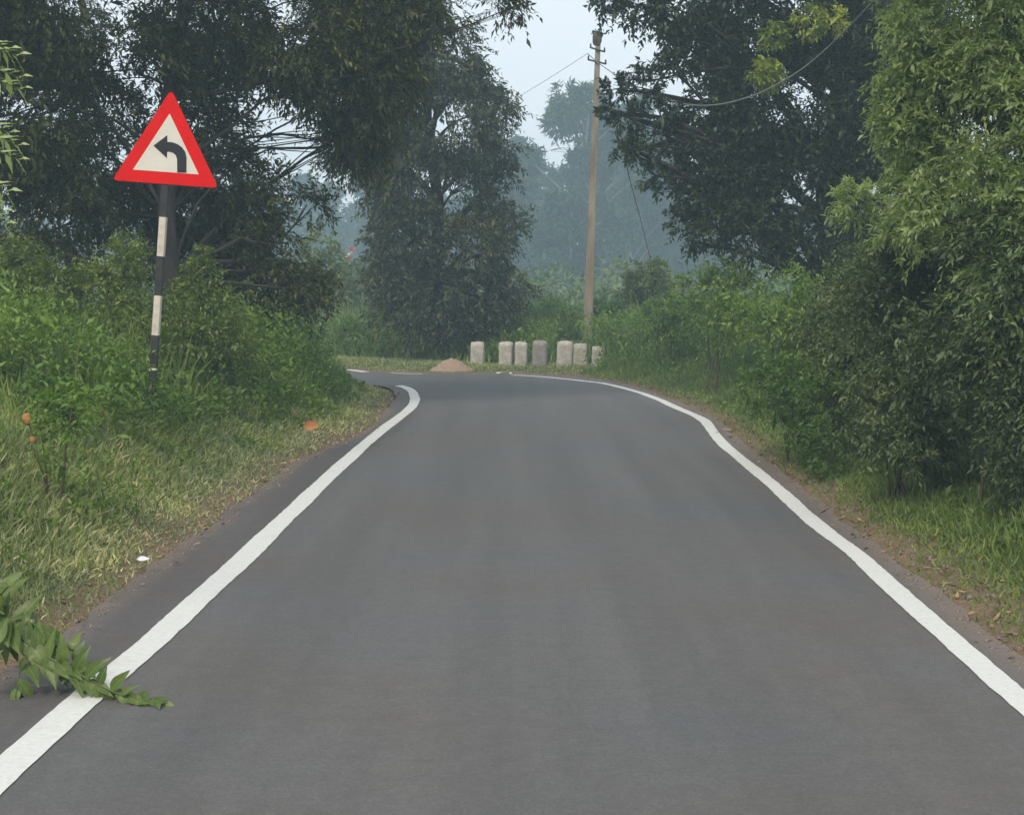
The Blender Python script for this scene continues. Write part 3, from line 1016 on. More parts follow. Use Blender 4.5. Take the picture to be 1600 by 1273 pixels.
for (px, py, r) in ((1195, 112, .14), (1262, 32, .17), (1300, 30, .14), (1208, 55, .12), (1205, 118, .12)):
    lv = Leaves()
    c = np.array(at(px, py, 20.5))
    U = unit(rng.normal(0, 1, (60, 3)))
    lv.twigs(c + U * r * 0.55, U + np.array([0, 0, -.2]), 0.14, 6, 0.075, 0.034, tone=0.85 if py != 55 else .3, hang=0.5)
    o = lv.build('leaf_cluster', M['leaf_yellow'], rt)
    o['label'] = 'yellow green cluster of young leaves'
vp = [at(962, 205, 21), at(975, 240, 21), at(985, 285, 21), at(1000, 340, 21), at(1015, 400, 21), at(1019, 440, 21)]
T = Tubes(5); T.add(vp, [.008, .008, .007, .006, .005, .004]); T.build('hanging_vine', M['stem_brown'], rt)

# tall pale-leaved tree near the road on the right
tree('pale_tree', 'tall light green feathery tree close by on the right', 'tree', (3.9, 10.4, gz(3.9, 10.4)),
     PL([(1450, 40, 10.2, 0.24), (1440, 110, 10.2, 0.24), (1500, 120, 10.2, 0.32), (1580, 60, 10, 0.42), (1410, 190, 10.2, 0.18), (1455, 200, 10.2, 0.28), (1540, 190, 10, 0.38), (1600, 180, 9.8, .4),
         (1395, 150, 10.3, .13, .8), (1475, 270, 10, 0.30), (1560, 280, 9.8, 0.38), (1430, 300, 10.2, 0.2, .8), (1340, 310, 11, .16, .8), (1520, 350, 9.8, .34), (1600, 350, 9.6, .36), (1500, -40, 10.2, .45, .7), (1620, -60, 10, .6, .7),
         (1540, 430, 9.5, .2, .7), (1600, 440, 9.3, .24, .7), (1460, 370, 10, .18, .7), (1400, 360, 10.6, .14, .6), (1580, 500, 9.2, .14, .5), (1700, 100, 10, .6, .6), (1700, 300, 10, .5, .6)]),
     'leaf_pale_tree', k=16, per=2600, L=0.048, W=0.016, twig=0.26, r0=0.06, tone=0.62, gate=-0.9, seed=5.5, hang=0.35, droop=0.4, stems=3, gs=3.0, spread=0.8)

# dark understorey shrubs on the right
def shrub(label, px, py, Y, lobes, mat='leaf_understorey', **kw):
    x = at(px, py, Y)[0]
    a = dict(k=14, per=1900, L=0.044, W=0.016, twig=0.26, r0=0.02, tone=0.45, gate=-1.0, gs=3.0, stems=4, droop=0.15, bark='stem_brown', crown_name='foliage')
    a.update(kw)
    g = a.pop('group', None)
    return tree(a.pop('name', 'shrub'), label, a.pop('cat', 'shrub'), (x, Y, gz(x, Y)), PL(lobes), mat, group=g, **a)


GR = 'dark shrubs along the right verge'
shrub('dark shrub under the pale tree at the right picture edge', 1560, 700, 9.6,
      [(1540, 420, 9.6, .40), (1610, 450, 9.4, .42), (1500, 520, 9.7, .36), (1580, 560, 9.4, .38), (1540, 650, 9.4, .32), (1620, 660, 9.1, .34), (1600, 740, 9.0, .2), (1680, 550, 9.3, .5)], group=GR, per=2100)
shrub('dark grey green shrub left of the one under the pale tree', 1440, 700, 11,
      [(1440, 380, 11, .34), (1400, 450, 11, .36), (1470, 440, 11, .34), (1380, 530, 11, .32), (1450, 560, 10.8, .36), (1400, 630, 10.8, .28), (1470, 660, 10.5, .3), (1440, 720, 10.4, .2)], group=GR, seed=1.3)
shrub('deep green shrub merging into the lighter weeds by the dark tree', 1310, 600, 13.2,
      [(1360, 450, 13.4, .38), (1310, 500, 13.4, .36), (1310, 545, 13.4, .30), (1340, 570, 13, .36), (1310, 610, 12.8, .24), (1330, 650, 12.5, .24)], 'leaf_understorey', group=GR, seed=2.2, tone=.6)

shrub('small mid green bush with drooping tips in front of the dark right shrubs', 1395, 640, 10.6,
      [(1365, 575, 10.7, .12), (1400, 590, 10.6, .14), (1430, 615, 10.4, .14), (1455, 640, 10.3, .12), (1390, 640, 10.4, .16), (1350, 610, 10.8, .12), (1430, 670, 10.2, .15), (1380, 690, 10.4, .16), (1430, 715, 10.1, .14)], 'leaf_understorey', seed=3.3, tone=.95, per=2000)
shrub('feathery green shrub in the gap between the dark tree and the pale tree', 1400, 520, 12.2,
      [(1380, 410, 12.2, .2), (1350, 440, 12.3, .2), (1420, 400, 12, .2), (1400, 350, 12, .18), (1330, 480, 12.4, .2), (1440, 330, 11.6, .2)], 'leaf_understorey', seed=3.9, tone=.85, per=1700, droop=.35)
GM = 'leafy bushes among the weeds on the right bank'
for (px, Y, lobes, lab, tn) in (
    (1230, 17, [(1190, 480, 17, .32), (1230, 455, 17, .3), (1270, 480, 17, .32), (1215, 520, 16.8, .34), (1260, 530, 16.6, .34), (1300, 510, 16.6, .3)], 'leafy green bush under the trunk of the dark right tree', .6),
    (1120, 21, [(1095, 450, 21, .34), (1130, 435, 21, .3), (1160, 460, 21, .36), (1110, 490, 20.8, .34), (1150, 500, 20.6, .34)], 'leafy green bush on the right bank below the branch tips of the dark tree', .65),
    (1265, 13.2, [(1262, 690, 12.4, .15), (1300, 720, 11.9, .16), (1210, 640, 13, .16), (1180, 600, 13.6, .2), (1215, 590, 13.4, .22), (1250, 600, 13, .24), (1290, 630, 12.4, .24), (1235, 640, 12.8, .2), (1300, 670, 12, .2)], 'low dark green bush nearest the right bend of the edge line', .1),
    (1060, 26, [(1045, 490, 26, .34), (1080, 480, 26, .34), (1060, 515, 25.8, .36), (1020, 505, 26, .3)], 'small round bush on the right bank nearest the guard stones', .4)):
    shrub(lab, px, 0, Y, lobes, 'leaf_weed', per=900 if Y < 15 else 600, L=.05 if Y < 15 else .065, W=.02 if Y < 15 else .026, twig=.3, tone=tn, seed=px * .01, group=GM)
for (px, Y, lobes, lab, tn) in (
    (610, 33.5, [(560, 525, 33.5, .4), (600, 515, 33.5, .42), (640, 525, 33.3, .42), (580, 545, 33, .36), (665, 540, 33, .34)], 'dark green bushes at the far roadside left of the sand heap', .1),
    (870, 34.5, [(835, 500, 34.5, .36), (870, 485, 34.6, .38), (895, 500, 34.3, .34), (850, 520, 34, .36)], 'light green bush behind the guard stones left of the pole', .7)):
    shrub(lab, px, 0, Y, lobes, 'leaf_weed', per=420, L=.09, W=.036, twig=.36, tone=tn, seed=px * .01, stems=2)
# light green shrubs on the left behind the sign
GL = 'light green shrubs behind the sign'
shrub('tall light green shrub rising to a point left of the sign post', 180, 560, 14.6,
      [(200, 385, 14.6, .15), (195, 425, 14.6, .24), (150, 450, 14.6, .26), (215, 480, 14.5, .26), (120, 510, 14.4, .28), (180, 530, 14.2, .28), (230, 540, 14.4, .2)], 'leaf_shrub', group=GL, tone=.55)
shrub('light green shrub with a narrow top right of the sign post', 310, 560, 14.8,
      [(318, 400, 14.8, .10), (315, 430, 14.8, .17), (295, 470, 14.8, .22), (340, 490, 14.8, .24), (300, 530, 14.6, .25), (360, 540, 14.8, .22)], 'leaf_shrub', group=GL, seed=.7, tone=.6)
shrub('dense green shrub at the left picture edge below the dark tree', 40, 560, 14,
      [(30, 420, 14.4, .28), (80, 440, 14.4, .24), (-20, 470, 14, .32), (50, 500, 14, .3), (100, 500, 14.2, .2), (10, 560, 13.6, .25), (-90, 500, 13.6, .4)], 'leaf_shrub', group=GL, seed=1.7, tone=.35)
shrub('yellowish green shrub in front of the others, left of the post', 165, 620, 12.8,
      [(150, 560, 12.8, .2), (200, 580, 12.8, .2), (110, 590, 12.8, .15), (170, 620, 12.6, .16)], 'leaf_shrub', group=GL, seed=2.7, tone=.62)
shrub('rounded green bush at the left with orange flowers beside it', 85, 660, 10.6,
      [(60, 615, 10.6, .15), (105, 620, 10.6, .16), (85, 650, 10.4, .15), (135, 640, 10.6, .1)], 'leaf_weed', seed=3.7, tone=.5, per=2200, L=.045, W=.02, twig=.16)

# pale bush far left of the mid tree, yellow bush by the pole, hazy bushes behind
shrub('hazy pale green sapling seen between the two left trees', 500, 440, 42,
      [(500, 385, 42, .45), (480, 410, 42, .4), (515, 420, 42, .45), (495, 450, 42, .5), (530, 450, 42, .35)], 'leaf_far_pale', name='sapling', cat='sapling', per=160, L=.16, W=.07, twig=.4, r0=.05, stems=2, gs=1.5)
bl = shrub('slender hazy bush with a red and white blossom on top', 552, 440, 44,
      [(548, 420, 44, .25), (556, 440, 44, .35), (545, 460, 44, .4)], 'leaf_far_pale', name='flowering_bush', cat='bush', per=180, L=.15, W=.06, twig=.35, r0=.04, stems=2, gs=1.5, seed=2.)
for (px, py, mt, r) in ((548, 396, 'blossom_white', .055), (551, 389, 'blossom_red', .06), (545, 403, 'blossom_red', .045), (542, 403, 'blossom_white', .03)):
    lv = Leaves(); c = np.array(at(px, py, 43.8)); U = unit(rng.normal(0, 1, (9, 3)))
    lv.add(np.tile(c, (9, 1)), U, unit(rng.normal(0, 1, (9, 3))), r * 2.0, r * 1.2, 0.5)
    lv.build('blossom', M[mt], bl)
shrub('rounded yellow green bush right of the concrete pole', 1000, 480, 34,
      [(985, 450, 34, .38), (1015, 440, 34, .42), (1035, 455, 34, .32), (960, 470, 34, .33), (1000, 475, 34, .42), (1028, 420, 34, .18)], 'leaf_far_pale', per=330, L=.12, W=.05, twig=.35, r0=.03, stems=3, gs=1.5, seed=4., tone=.45)
shrub('dark leafy bush at the foot of the concrete pole on its right', 955, 500, 33,
      [(945, 480, 33, .3), (965, 490, 33, .3), (950, 505, 33, .3)], 'leaf_weed', per=300, L=.10, W=.045, twig=.3, stems=2, gs=1.5, seed=5., tone=.1)

# ------------------------------------------------------------------ far hazy trees
def far_tree(seed, h, r, mat='leaf_far', layered=False):
    st = np.random.default_rng(seed)
    lobes = []
    if layered:
        for i in range(26):
            f = st.random() ** 0.8
            z = h * (0.38 + 0.60 * f)
            rr = r * (0.55 + 0.45 * sin(pi * min(1, (f + 0.15)))) * (1 - 0.45 * f ** 3)
            a = i * 2.4
            q = rr * math.sqrt(st.random())
            lobes.append((q * cos(a), q * sin(a), z, 0.95 - 0.2 * f))
        return lobes
    for i in range(15):
        z = h * (0.30 + 0.68 * i / 14)
        rr = r * (1 - abs((z / h) - 0.58) * 1.35)
        a = st.random() * 6.28
        q = rr * (0.25 + 0.75 * st.random())
        lobes.append((q * cos(a), q * sin(a), z, max(0.5, r * 0.34 * (1.1 - 0.4 * z / h)) * (0.7 if layered else 1)))
    return lobes


protos = []
for i, (s, h, r, lay) in enumerate(((3, 14.5, 5.4, True), (8, 11.5, 4.2, False), (15, 13, 3.6, False))):
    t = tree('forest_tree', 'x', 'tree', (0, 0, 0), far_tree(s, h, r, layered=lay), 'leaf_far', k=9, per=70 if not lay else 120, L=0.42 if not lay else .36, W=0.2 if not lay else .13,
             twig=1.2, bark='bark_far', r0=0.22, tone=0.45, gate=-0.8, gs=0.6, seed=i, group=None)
    protos.append(t)


def copy_tree(src, loc, s, rz, label, group):
    r = src.copy(); C.objects.link(r)
    r.location = loc; r.rotation_euler = (0, 0, rz); r.scale = (s, s, s)
    r['label'] = label; r['group'] = group
    for ch in src.children:
        c = ch.copy(); C.objects.link(c); c.parent = r
    return r


FG = 'hazy trees beyond the bend'
# (photo x of the crown, photo y of its top, distance, proto, label)
fars = [(915, 112, 92, 0, 'tall hazy layered tree rising highest behind the concrete pole'),
        (982, 132, 96, 0, 'hazy layered tree close right of the tallest one behind the pole'),
        (1010, 200, 104, 1, 'hazy broad tree right of the layered one behind the pole'),
        (855, 262, 105, 2, 'hazy tree left of the pole, below the gap of sky'),
        (810, 225, 118, 1, 'hazy tree showing beside the right edge of the grey green tree'),
        (1040, 235, 112, 2, 'hazy tree behind the branch tips of the dark right tree'),
        (1095, 300, 120, 1, 'hazy tree seen under the left arm of the dark right tree'),
        (755, 250, 125, 2, 'hazy tree mostly hidden behind the grey green tree'),
        (890, 300, 86, 1, 'nearer hazy tree directly behind the lower part of the pole'),
        (600, 285, 120, 1, 'hazy tree in the gap left of the grey green tree'),
        (545, 270, 130, 2, 'hazy tree above the pale sapling on the left'),
        (490, 280, 125, 1, 'hazy tree seen through the holes of the spreading tree'),
        (400, 270, 130, 2, 'hazy tree behind the spreading tree right of the sign'),
        (330, 300, 125, 1, 'faint hazy tree behind the sign'),
        (150, 300, 130, 2, 'faint hazy tree seen behind the left tree trunks'),
        (1160, 330, 125, 2, 'hazy tree behind the trunk side of the dark right tree'),
        (1250, 320, 130, 1, 'hazy tree hidden mostly by the dark right tree'),
        (670, 300, 130, 2, 'hazy tree behind the middle of the grey green tree')]
ph = [14.5, 11.5, 13.0]
for i, (px, py, Y, pr, lab) in enumerate(fars):
    Y *= 1.2
    x, _, zt = at(px, py, Y)
    g = gz(x, Y)
    s = (zt - g) / (ph[pr] * 1.03)
    if i < 3:
        pass
    copy_tree(protos[pr], (x, Y, g), s, 1.7 * i, lab, FG)
for t in protos:
    for ch in list(t.children): bpy.data.objects.remove(ch)
    bpy.data.objects.remove(t)

# low far bushes: one mass nobody could count
lv = Leaves()
m_ = 5200
xs = rng.uniform(-26, 30, m_); ys = rng.uniform(52, 88, m_)
clump = wav(xs, ys, 0.45, 2.0)
zt, _, _ = terrain(np.stack([xs, ys], 1))
hh = 1.3 + 1.3 * np.clip(clump + .3, 0, 1.2)
T_ = np.column_stack([xs, ys, zt + rng.random(m_) * hh])
U = rng.normal(0, 1, (m_, 3)); U[:, 2] = np.abs(U[:, 2])
lv.twigs(T_, U, 0.8, 9, 0.32, 0.14, tone=0.35 + 0.25 * wav(xs, ys, 0.3, 1))
tag(lv.build('far_undergrowth', M['leaf_far_pale']), 'hazy low bushes spreading across the ground below the far trees', kind='stuff')


# low wooded rise closing the view behind the far trees
hx_ = np.linspace(-75, 75, 61); hy_ = np.linspace(138, 166, 9)
HX, HY = np.meshgrid(hx_, hy_)
Hh = 9.5 * np.sin((HY - 138) / 28 * pi * 0.5) * (0.8 + 0.25 * wav(HX, HY * 0, 0.07, 2.0)) - 0.8
Vh = np.stack([HX.ravel(), HY.ravel(), Hh.ravel()], 1)
ii = (np.arange(8)[:, None] * 61 + np.arange(60)[None, :]).ravel()
hill = tag(link_mesh('hill', np_mesh('hill', Vh, np.stack([ii, ii + 1, ii + 62, ii + 61], 1)), M['ground'], smooth=True), 'low wooded rise fading into the haze behind the far trees', kind='structure')
k_ = 4200
j_ = rng.integers(0, len(Vh), k_)
T_ = Vh[j_] + np.column_stack([rng.uniform(-1.5, 1.5, k_), rng.uniform(-2, 2, k_), rng.random(k_) * 3.0])
lv = Leaves()
U = rng.normal(0, 1, (k_, 3)); U[:, 2] = np.abs(U[:, 2])
lv.twigs(T_, U, 1.3, 8, 0.7, 0.35, tone=0.4 + .2 * wav(T_[:, 0], T_[:, 2], .3, 1))
tag(lv.build('woodland', M['leaf_far']), 'distant blue green woodland covering the rise', kind='stuff')

# ------------------------------------------------------------------ weeds and grass (stuff)
def scatter(n, x0, x1, y0, y1, accept):
    P = np.column_stack([rng.uniform(x0, x1, n), rng.uniform(y0, y1, n)])
    z, d, left = terrain(P)
    a = accept(P[:, 0], P[:, 1], d, left)
    m = rng.random(n) < a
    return np.column_stack([P[m], z[m]]), d[m], left[m]


def weeds(name, label, P, h, k, L, W, mat, tone, lean=0.25):
    lv = Leaves()
    U = np.column_stack([rng.normal(0, lean, len(P)), rng.normal(0, lean, len(P)), np.ones(len(P))])
    lv.twigs(P - [0, 0, 0.03], U, h, k, L, W, droop=0.1, spread=1.0, tone=tone, hang=0.0, jit=0.3)
    return tag(lv.build(name, M[mat]), label, kind='stuff')


# left mass behind and right of the sign, up to the bend
P, d, _ = scatter(9000, -8, -1.7, 11.0, 24, lambda x, y, d, l: np.where(l & (d > np.where(y > 14.5, 0.42, 0.8)), sstep(0.35, 0.9, d) * (y > np.where(x > -3.3, 11.2, 11.8)), 0))
hs = 0.34 * np.exp(-((P[:, 0] + 2.9) ** 2 + (P[:, 1] - 11.8) ** 2) / 0.5)
h = hs + np.where(P[:, 1] > 14.5, 0.18 + 0.95 * sstep(0.5, 1.25, d), 0.36 + 0.75 * sstep(0.9, 2.2, d)) * (0.8 + 0.35 * wav(P[:, 0], P[:, 1], 1.1, 3)) * (1 - .35 * sstep(18, 23, P[:, 1]))
weeds('weeds', 'tall green weeds massed between the sign and the bend', P, h, 18, 0.060, 0.022, 'leaf_weed', 0.45 + 0.2 * wav(P[:, 0], P[:, 1], .8, 1))
# outside of the bend, behind the stones and both ways
P, d, _ = scatter(10000, -10, 5, 28, 41, lambda x, y, d, l: np.where((~l) & (d > 2.55), sstep(2.5, 2.9, d), 0))
h = (0.35 + 0.7 * sstep(2.5, 4.2, d)) * (0.85 + 0.3 * wav(P[:, 0], P[:, 1], 0.9, 1))
h = h * np.where((np.abs(P[:, 0] - 1.5) < 0.7) & (P[:, 1] < 32.8), 0.5, 1.0)
weeds('weeds', 'dense green weeds behind the row of guard stones', P, h, 15, 0.09, 0.034, 'leaf_weed', 0.5 + 0.2 * wav(P[:, 0], P[:, 1], .6, 1))
# right side between the stones and the dark shrubs
P, d, _ = scatter(12500, 1.5, 10, 12.5, 31, lambda x, y, d, l: np.where((~l) & (d > 0.75), 0.3 * sstep(0.7, 1.1, d) + .7 * sstep(1.0, 2.0, d), 0) * (x < 3.4 + 0.35 * (y - 8)))
h = (0.2 + 1.4 * sstep(0.9, 3.4, d)) * (0.85 + 0.25 * wav(P[:, 0], P[:, 1], 0.9, 5))
weeds('weeds', 'tall bright weeds on the right below the dark tree', P, h, 18, 0.07, 0.025, 'leaf_weed', 0.55 + 0.2 * wav(P[:, 0], P[:, 1], .7, 2))
# right near undergrowth at the feet of the dark shrubs
P, d, _ = scatter(8500, 1.9, 6, 5, 14.5, lambda x, y, d, l: np.where((~l) & (d > 0.55), sstep(0.5, 1.3, d), 0))
h = 0.14 + 0.6 * sstep(0.7, 2.0, d) * (0.8 + .3 * wav(P[:, 0], P[:, 1], 1.3, 5))
weeds('undergrowth', 'dark green undergrowth at the foot of the right shrubs', P, h, 14, 0.045, 0.018, 'leaf_shrub', 0.12 + 0.2 * wav(P[:, 0], P[:, 1], 1.2, 2))
# left low leafy ground cover near the camera
P, d, _ = scatter(17000, -5.2, -1.8, 5.4, 20, lambda x, y, d, l: np.where(l & (d > 0.3), sstep(0.2, 1.2, d) * (0.2 + sstep(-0.05, 0.5, wav(x, y, 1.9, 4.0))), 0))
weeds('ground_cover', 'low broad leaved creepers over the left verge', P, 0.10 + 0.14 * rng.random(len(P)), 9, 0.045, 0.020, 'leaf_weed', 0.68 + .2 * wav(P[:, 0], P[:, 1], 2.2, 1), lean=0.5)


def blades(name, label, P, h, w, mat, tone, lean=0.35):
    n = len(P)
    D = np.column_stack([rng.normal(0, lean, n), rng.normal(0, lean, n), np.ones(n)])
    a = rng.random(n) * 2 * pi
    N = np.column_stack([np.cos(a), np.sin(a), 0.2 * np.ones(n)])
    lv = Leaves()
    lv.add(P - [0, 0, 0.01], D, N, h, w, np.clip(tone, 0, 1), curl=0.3)
    return tag(lv.build(name, M[mat]), label, kind='stuff')


P, d, _ = scatter(330000, -5.0, -1.4, 5.0, 25.5, lambda x, y, d, l: np.where(l & (d > 0.03) & (x > -0.34 * y - 0.6), np.clip(0.14 + sstep(0.05, 0.5, d) * (0.75 + 0.5 * wav(x, y, 2.1, 1)), 0, 1) * (1 - .55 * sstep(8, 22, y)), 0))
dry = sstep(1.3, 0.1, d) if False else (1 - sstep(0.1, 1.3, d))
h = (0.045 + 0.085 * sstep(0.1, 1.2, d)) * (0.7 + 0.7 * rng.random(len(P))) * (1 + 0.3 * wav(P[:, 0], P[:, 1], 1.5, 3))
blades('grass', 'rough green and straw grass on the left verge', P, h, 0.0055 + 0.0004 * P[:, 1], 'grass', 0.38 + 0.35 * dry * rng.random(len(P)) + 0.22 * wav(P[:, 0], P[:, 1], 1.3, 6.0) + rng.normal(0, .25, len(P)), lean=.75)
P, d, _ = scatter(300000, 1.2, 6.5, 5.0, 27, lambda x, y, d, l: np.where((~l) & (d > 0.03) & (d < 2.6), np.clip(0.15 + sstep(0.05, 0.5, d) * (0.75 + 0.5 * wav(x, y, 2.1, 1)), 0, 1) * (1 - .5 * sstep(8, 22, y)), 0))
h = (0.045 + 0.10 * sstep(0.1, 1.2, d)) * (0.7 + 0.7 * rng.random(len(P)))
blades('grass', 'soft green grass on the right verge', P, h, 0.007 + 0.0004 * P[:, 1], 'grass_shade', 0.42 + 0.35 * (1 - sstep(.1, .9, d)) * rng.random(len(P)) + rng.normal(0, .2, len(P)), lean=.5)
P, d, _ = scatter(60000, -9, 2.5, 26.5, 33, lambda x, y, d, l: np.where((~l) & (d > 0.05) & (d < 2.4), 0.3 + .7 * sstep(0.1, 0.7, d), 0))
blades('grass', 'short dry grass along the outside of the bend by the stones', P, (0.03 + 0.05 * sstep(0.2, 1.6, d)) * (0.7 + 0.6 * rng.random(len(P))), 0.02, 'grass', 0.4 + rng.normal(0, .2, len(P)), lean=.4)

def stalks(name, label, n, box, accept, hfun, mat, tone):
    P, d, _ = scatter(n, *box, accept)
    h = hfun(P, d) * (0.6 + 0.6 * rng.random(len(P)))
    return blades(name, label, P, h, 0.012 + 0.0006 * P[:, 1], mat, tone + rng.normal(0, .22, len(P)), lean=.22)


stalks('tall_grass', 'tall loose grass stalks rising out of the left verge weeds', 17000, (-6, -1.6, 6.5, 22), lambda x, y, d, l: np.where(l & (d > 0.35), 0.25 + .75 * sstep(0.3, 1.2, d), 0),
       lambda P, d: 0.13 + (0.17 + 0.38 * (P[:, 1] > 12.0)) * sstep(0.4, 1.8, d), 'grass_shade', .55)
stalks('tall_grass', 'tall grass stalks mixed into the weeds on the right verge', 17000, (1.6, 9, 6.5, 30), lambda x, y, d, l: np.where((~l) & (d > 0.5) & (x < 3.4 + 0.35 * (y - 8)), 0.3 + .7 * sstep(0.4, 1.5, d), 0),
       lambda P, d: 0.18 + 0.85 * sstep(0.6, 3.2, d), 'grass_shade', .5)
stalks('tall_grass', 'uneven tall grass standing behind the guard stones', 12000, (-9, 5, 28.5, 38), lambda x, y, d, l: np.where((~l) & (d > 2.3), 1, 0),
       lambda P, d: np.where((np.abs(P[:, 0] - 1.5) < 0.7) & (P[:, 1] < 32.8), 0.4, 1.0) * (0.4 + 0.9 * sstep(2.3, 4.5, d)) * (0.8 + .35 * wav(P[:, 0], P[:, 1], 1.7, 2)), 'grass_shade', .5)

# crumbled asphalt, grit and dead leaves along both broken edges of the road
def grit(n, mat, size, lo, hi, name, label, flat=0.6, yspan=(4.5, 27)):
    P = np.column_stack([rng.uniform(-3.2, 3.6, n), rng.uniform(yspan[0], yspan[1], n)])
    z, d, l = terrain(P)
    m = (d > lo) & (d < hi) & (rng.random(n) < np.exp(-np.abs(d - 0.03) / 0.22))
    P, z, d = P[m], z[m], d[m]
    z = np.where(d < 0, 0.0, z)
    k = len(P)
    base = np.array([[1, 0, 0], [-.5, .87, 0], [-.5, -.87, 0], [.1, .1, 1.0], [0, 0, -.6]])
    a = rng.random(k) * 6.283
    s_ = size * np.exp(rng.normal(0, .45, k))
    V = base[None] * (1 + rng.normal(0, .25, (k, 5, 3)))
    ca, sa_ = np.cos(a)[:, None], np.sin(a)[:, None]
    X = (V[..., 0] * ca - V[..., 1] * sa_) * s_[:, None] + P[:, :1]
    Y = (V[..., 0] * sa_ + V[..., 1] * ca) * s_[:, None] + P[:, 1:2]
    Z = V[..., 2] * s_[:, None] * flat + z[:, None]
    Vv = np.stack([X, Y, Z], -1).reshape(-1, 3)
    f = np.array([[0, 1, 3], [1, 2, 3], [2, 0, 3], [1, 0, 4], [2, 1, 4], [0, 2, 4]])
    F = (f[None] + (np.arange(k) * 5)[:, None, None]).reshape(-1, 3)
    return tag(link_mesh(name, np_mesh(name, Vv, F), M[mat]), label, kind='stuff')


M['grit'] = mat_noise('edge_grit', (0.10, 0.085, 0.075), (0.30, 0.24, 0.19), 60, 0.9, 0.2, 0.002)
M['dead_leaf'] = mat_noise('dead_leaves', (0.13, 0.075, 0.04), (0.36, 0.25, 0.13), 9, 0.8, 0.2, 0.002)
grit(150000, 'grit', 0.0075, -0.10, 0.6, 'gravel', 'grit and crumbled asphalt along the road edges')
P, d, _ = scatter(16000, -3.4, 3.8, 5, 27, lambda x, y, d, l: np.where((d > -0.14) & (d < 1.1), 0.5 * np.exp(-np.abs(d - 0.15) / 0.35), 0))
P[:, 2] = np.maximum(P[:, 2], np.where(d < 0, 0.0, P[:, 2])) + 0.012
lv = Leaves()
D = np.column_stack([rng.normal(0, 1, (len(P), 2)), rng.normal(0, .25, len(P))])
lv.add(P, D, np.array([0, 0, 1.0]) + rng.normal(0, .35, (len(P), 3)), 0.045 * np.exp(rng.normal(0, .35, len(P))), 0.02, 0.5, curl=-.2)
tag(lv.build('leaf_litter', M['dead_leaf']), 'dead brown leaves scattered along the road edges', kind='stuff')

# ------------------------------------------------------------------ small things
def leaf_shape(name, L, W, mat, fold=0.25, curl=0.25, n=7, seed=0):
    """ovate pointed leaf along +Y with a folded midrib and drooping tip"""
    r = random.Random(seed)
    V, F = [], []
    for i in range(n + 1):
        t = i / n
        w = W * 0.5 * (sin(pi * t ** 0.66)) ** 1.05 if 0 < t < 1 else 0.0005
        y = L * t
        z = -curl * L * t * t + 0.01 * L * r.uniform(-1, 1)
        V += [(-w, y, z + fold * w + 0.004 * r.uniform(-1, 1) * (L / .1)), (0, y, z), (w, y, z + fold * w + 0.004 * r.uniform(-1, 1) * (L / .1))]
    for i in range(n):
        a = i * 3
        F += [(a, a + 1, a + 4, a + 3), (a + 1, a + 2, a + 5, a + 4)]
    me = mesh_from(name, V, F)
    me.materials.append(mat)
    at_ = me.attributes.new('tone', 'FLOAT', 'FACE')
    at_.data.foreach_set('value', np.full(len(F), r.uniform(0.15, 0.95), dtype=np.float32))
    me.polygons.foreach_set('use_smooth', np.ones(len(F), dtype=bool))
    return me


def put_leaf(me, parent, p, d, up, s):
    from mathutils import Matrix
    d = Vector(d).normalized()
    up = Vector(up)
    x = d.cross(up).normalized()
    z = x.cross(d).normalized()
    o = bpy.data.objects.new('leaf', me)
    m = Matrix(((x.x, d.x, z.x, 0), (x.y, d.y, z.y, 0), (x.z, d.z, z.z, 0), (0, 0, 0, 1)))
    o.matrix_world = Matrix.Translation(Vector(p)) @ m @ Matrix.Scale(s, 4)
    C.objects.link(o)
    if parent is not None:
        o.parent = parent
        o.matrix_parent_inverse = parent.matrix_basis.inverted()
    return o


# fallen leafy branch lying over the left edge line
fb = empty('fallen_branch', (-1.9, 5.6, 0))
tag(fb, 'fresh leafy branch lying across the left white edge line', 'branch')
big = [leaf_shape('leaf', 0.145, 0.066, M['leaf_branch'], seed=i, curl=.2 + .1 * i) for i in range(6)]
stem_px = [(-90, 905, 5.75), (-20, 950, 5.75), (20, 985, 5.7), (60, 1018, 5.65), (100, 1040, 5.6), (140, 1062, 5.55), (180, 1082, 5.5), (215, 1094, 5.47), (262, 1104, 5.44)]
sp = np.array([at(*p) for p in stem_px])
sp[:, 2] = np.maximum(sp[:, 2], 0.008)
T = Tubes(6); T.add(sp, np.linspace(.008, .0025, len(sp)))
side = [(( 20, 985, 5.7), (48, 1000, 5.72), (58, 960, 5.75)), ((60, 1018, 5.65), (30, 1050, 5.6), (24, 1092, 5.52)), ((-20, 950, 5.75), (0, 930, 5.7), (14, 915, 5.7)),
        ((100, 1040, 5.6), (128, 1035, 5.65), (150, 1045, 5.66)), ((20, 985, 5.7), (-10, 1010, 5.6), (-40, 1060, 5.5)), ((60, 1018, 5.65), (100, 1005, 5.7), (118, 1020, 5.7))]
sides = []
for s_ in side:
    q = np.array([at(*p) for p in s_]); q[:, 2] = np.maximum(q[:, 2], 0.006)
    T.add(q, [.0045, .0035, .002]); sides.append(q)
T.build('stem', M['stem'], fb)
lf_rng = random.Random(5)
def lerp_poly(P_, t):
    f = t * (len(P_) - 1); i = min(int(f), len(P_) - 2)
    return P_[i] + (P_[i + 1] - P_[i]) * (f - i)
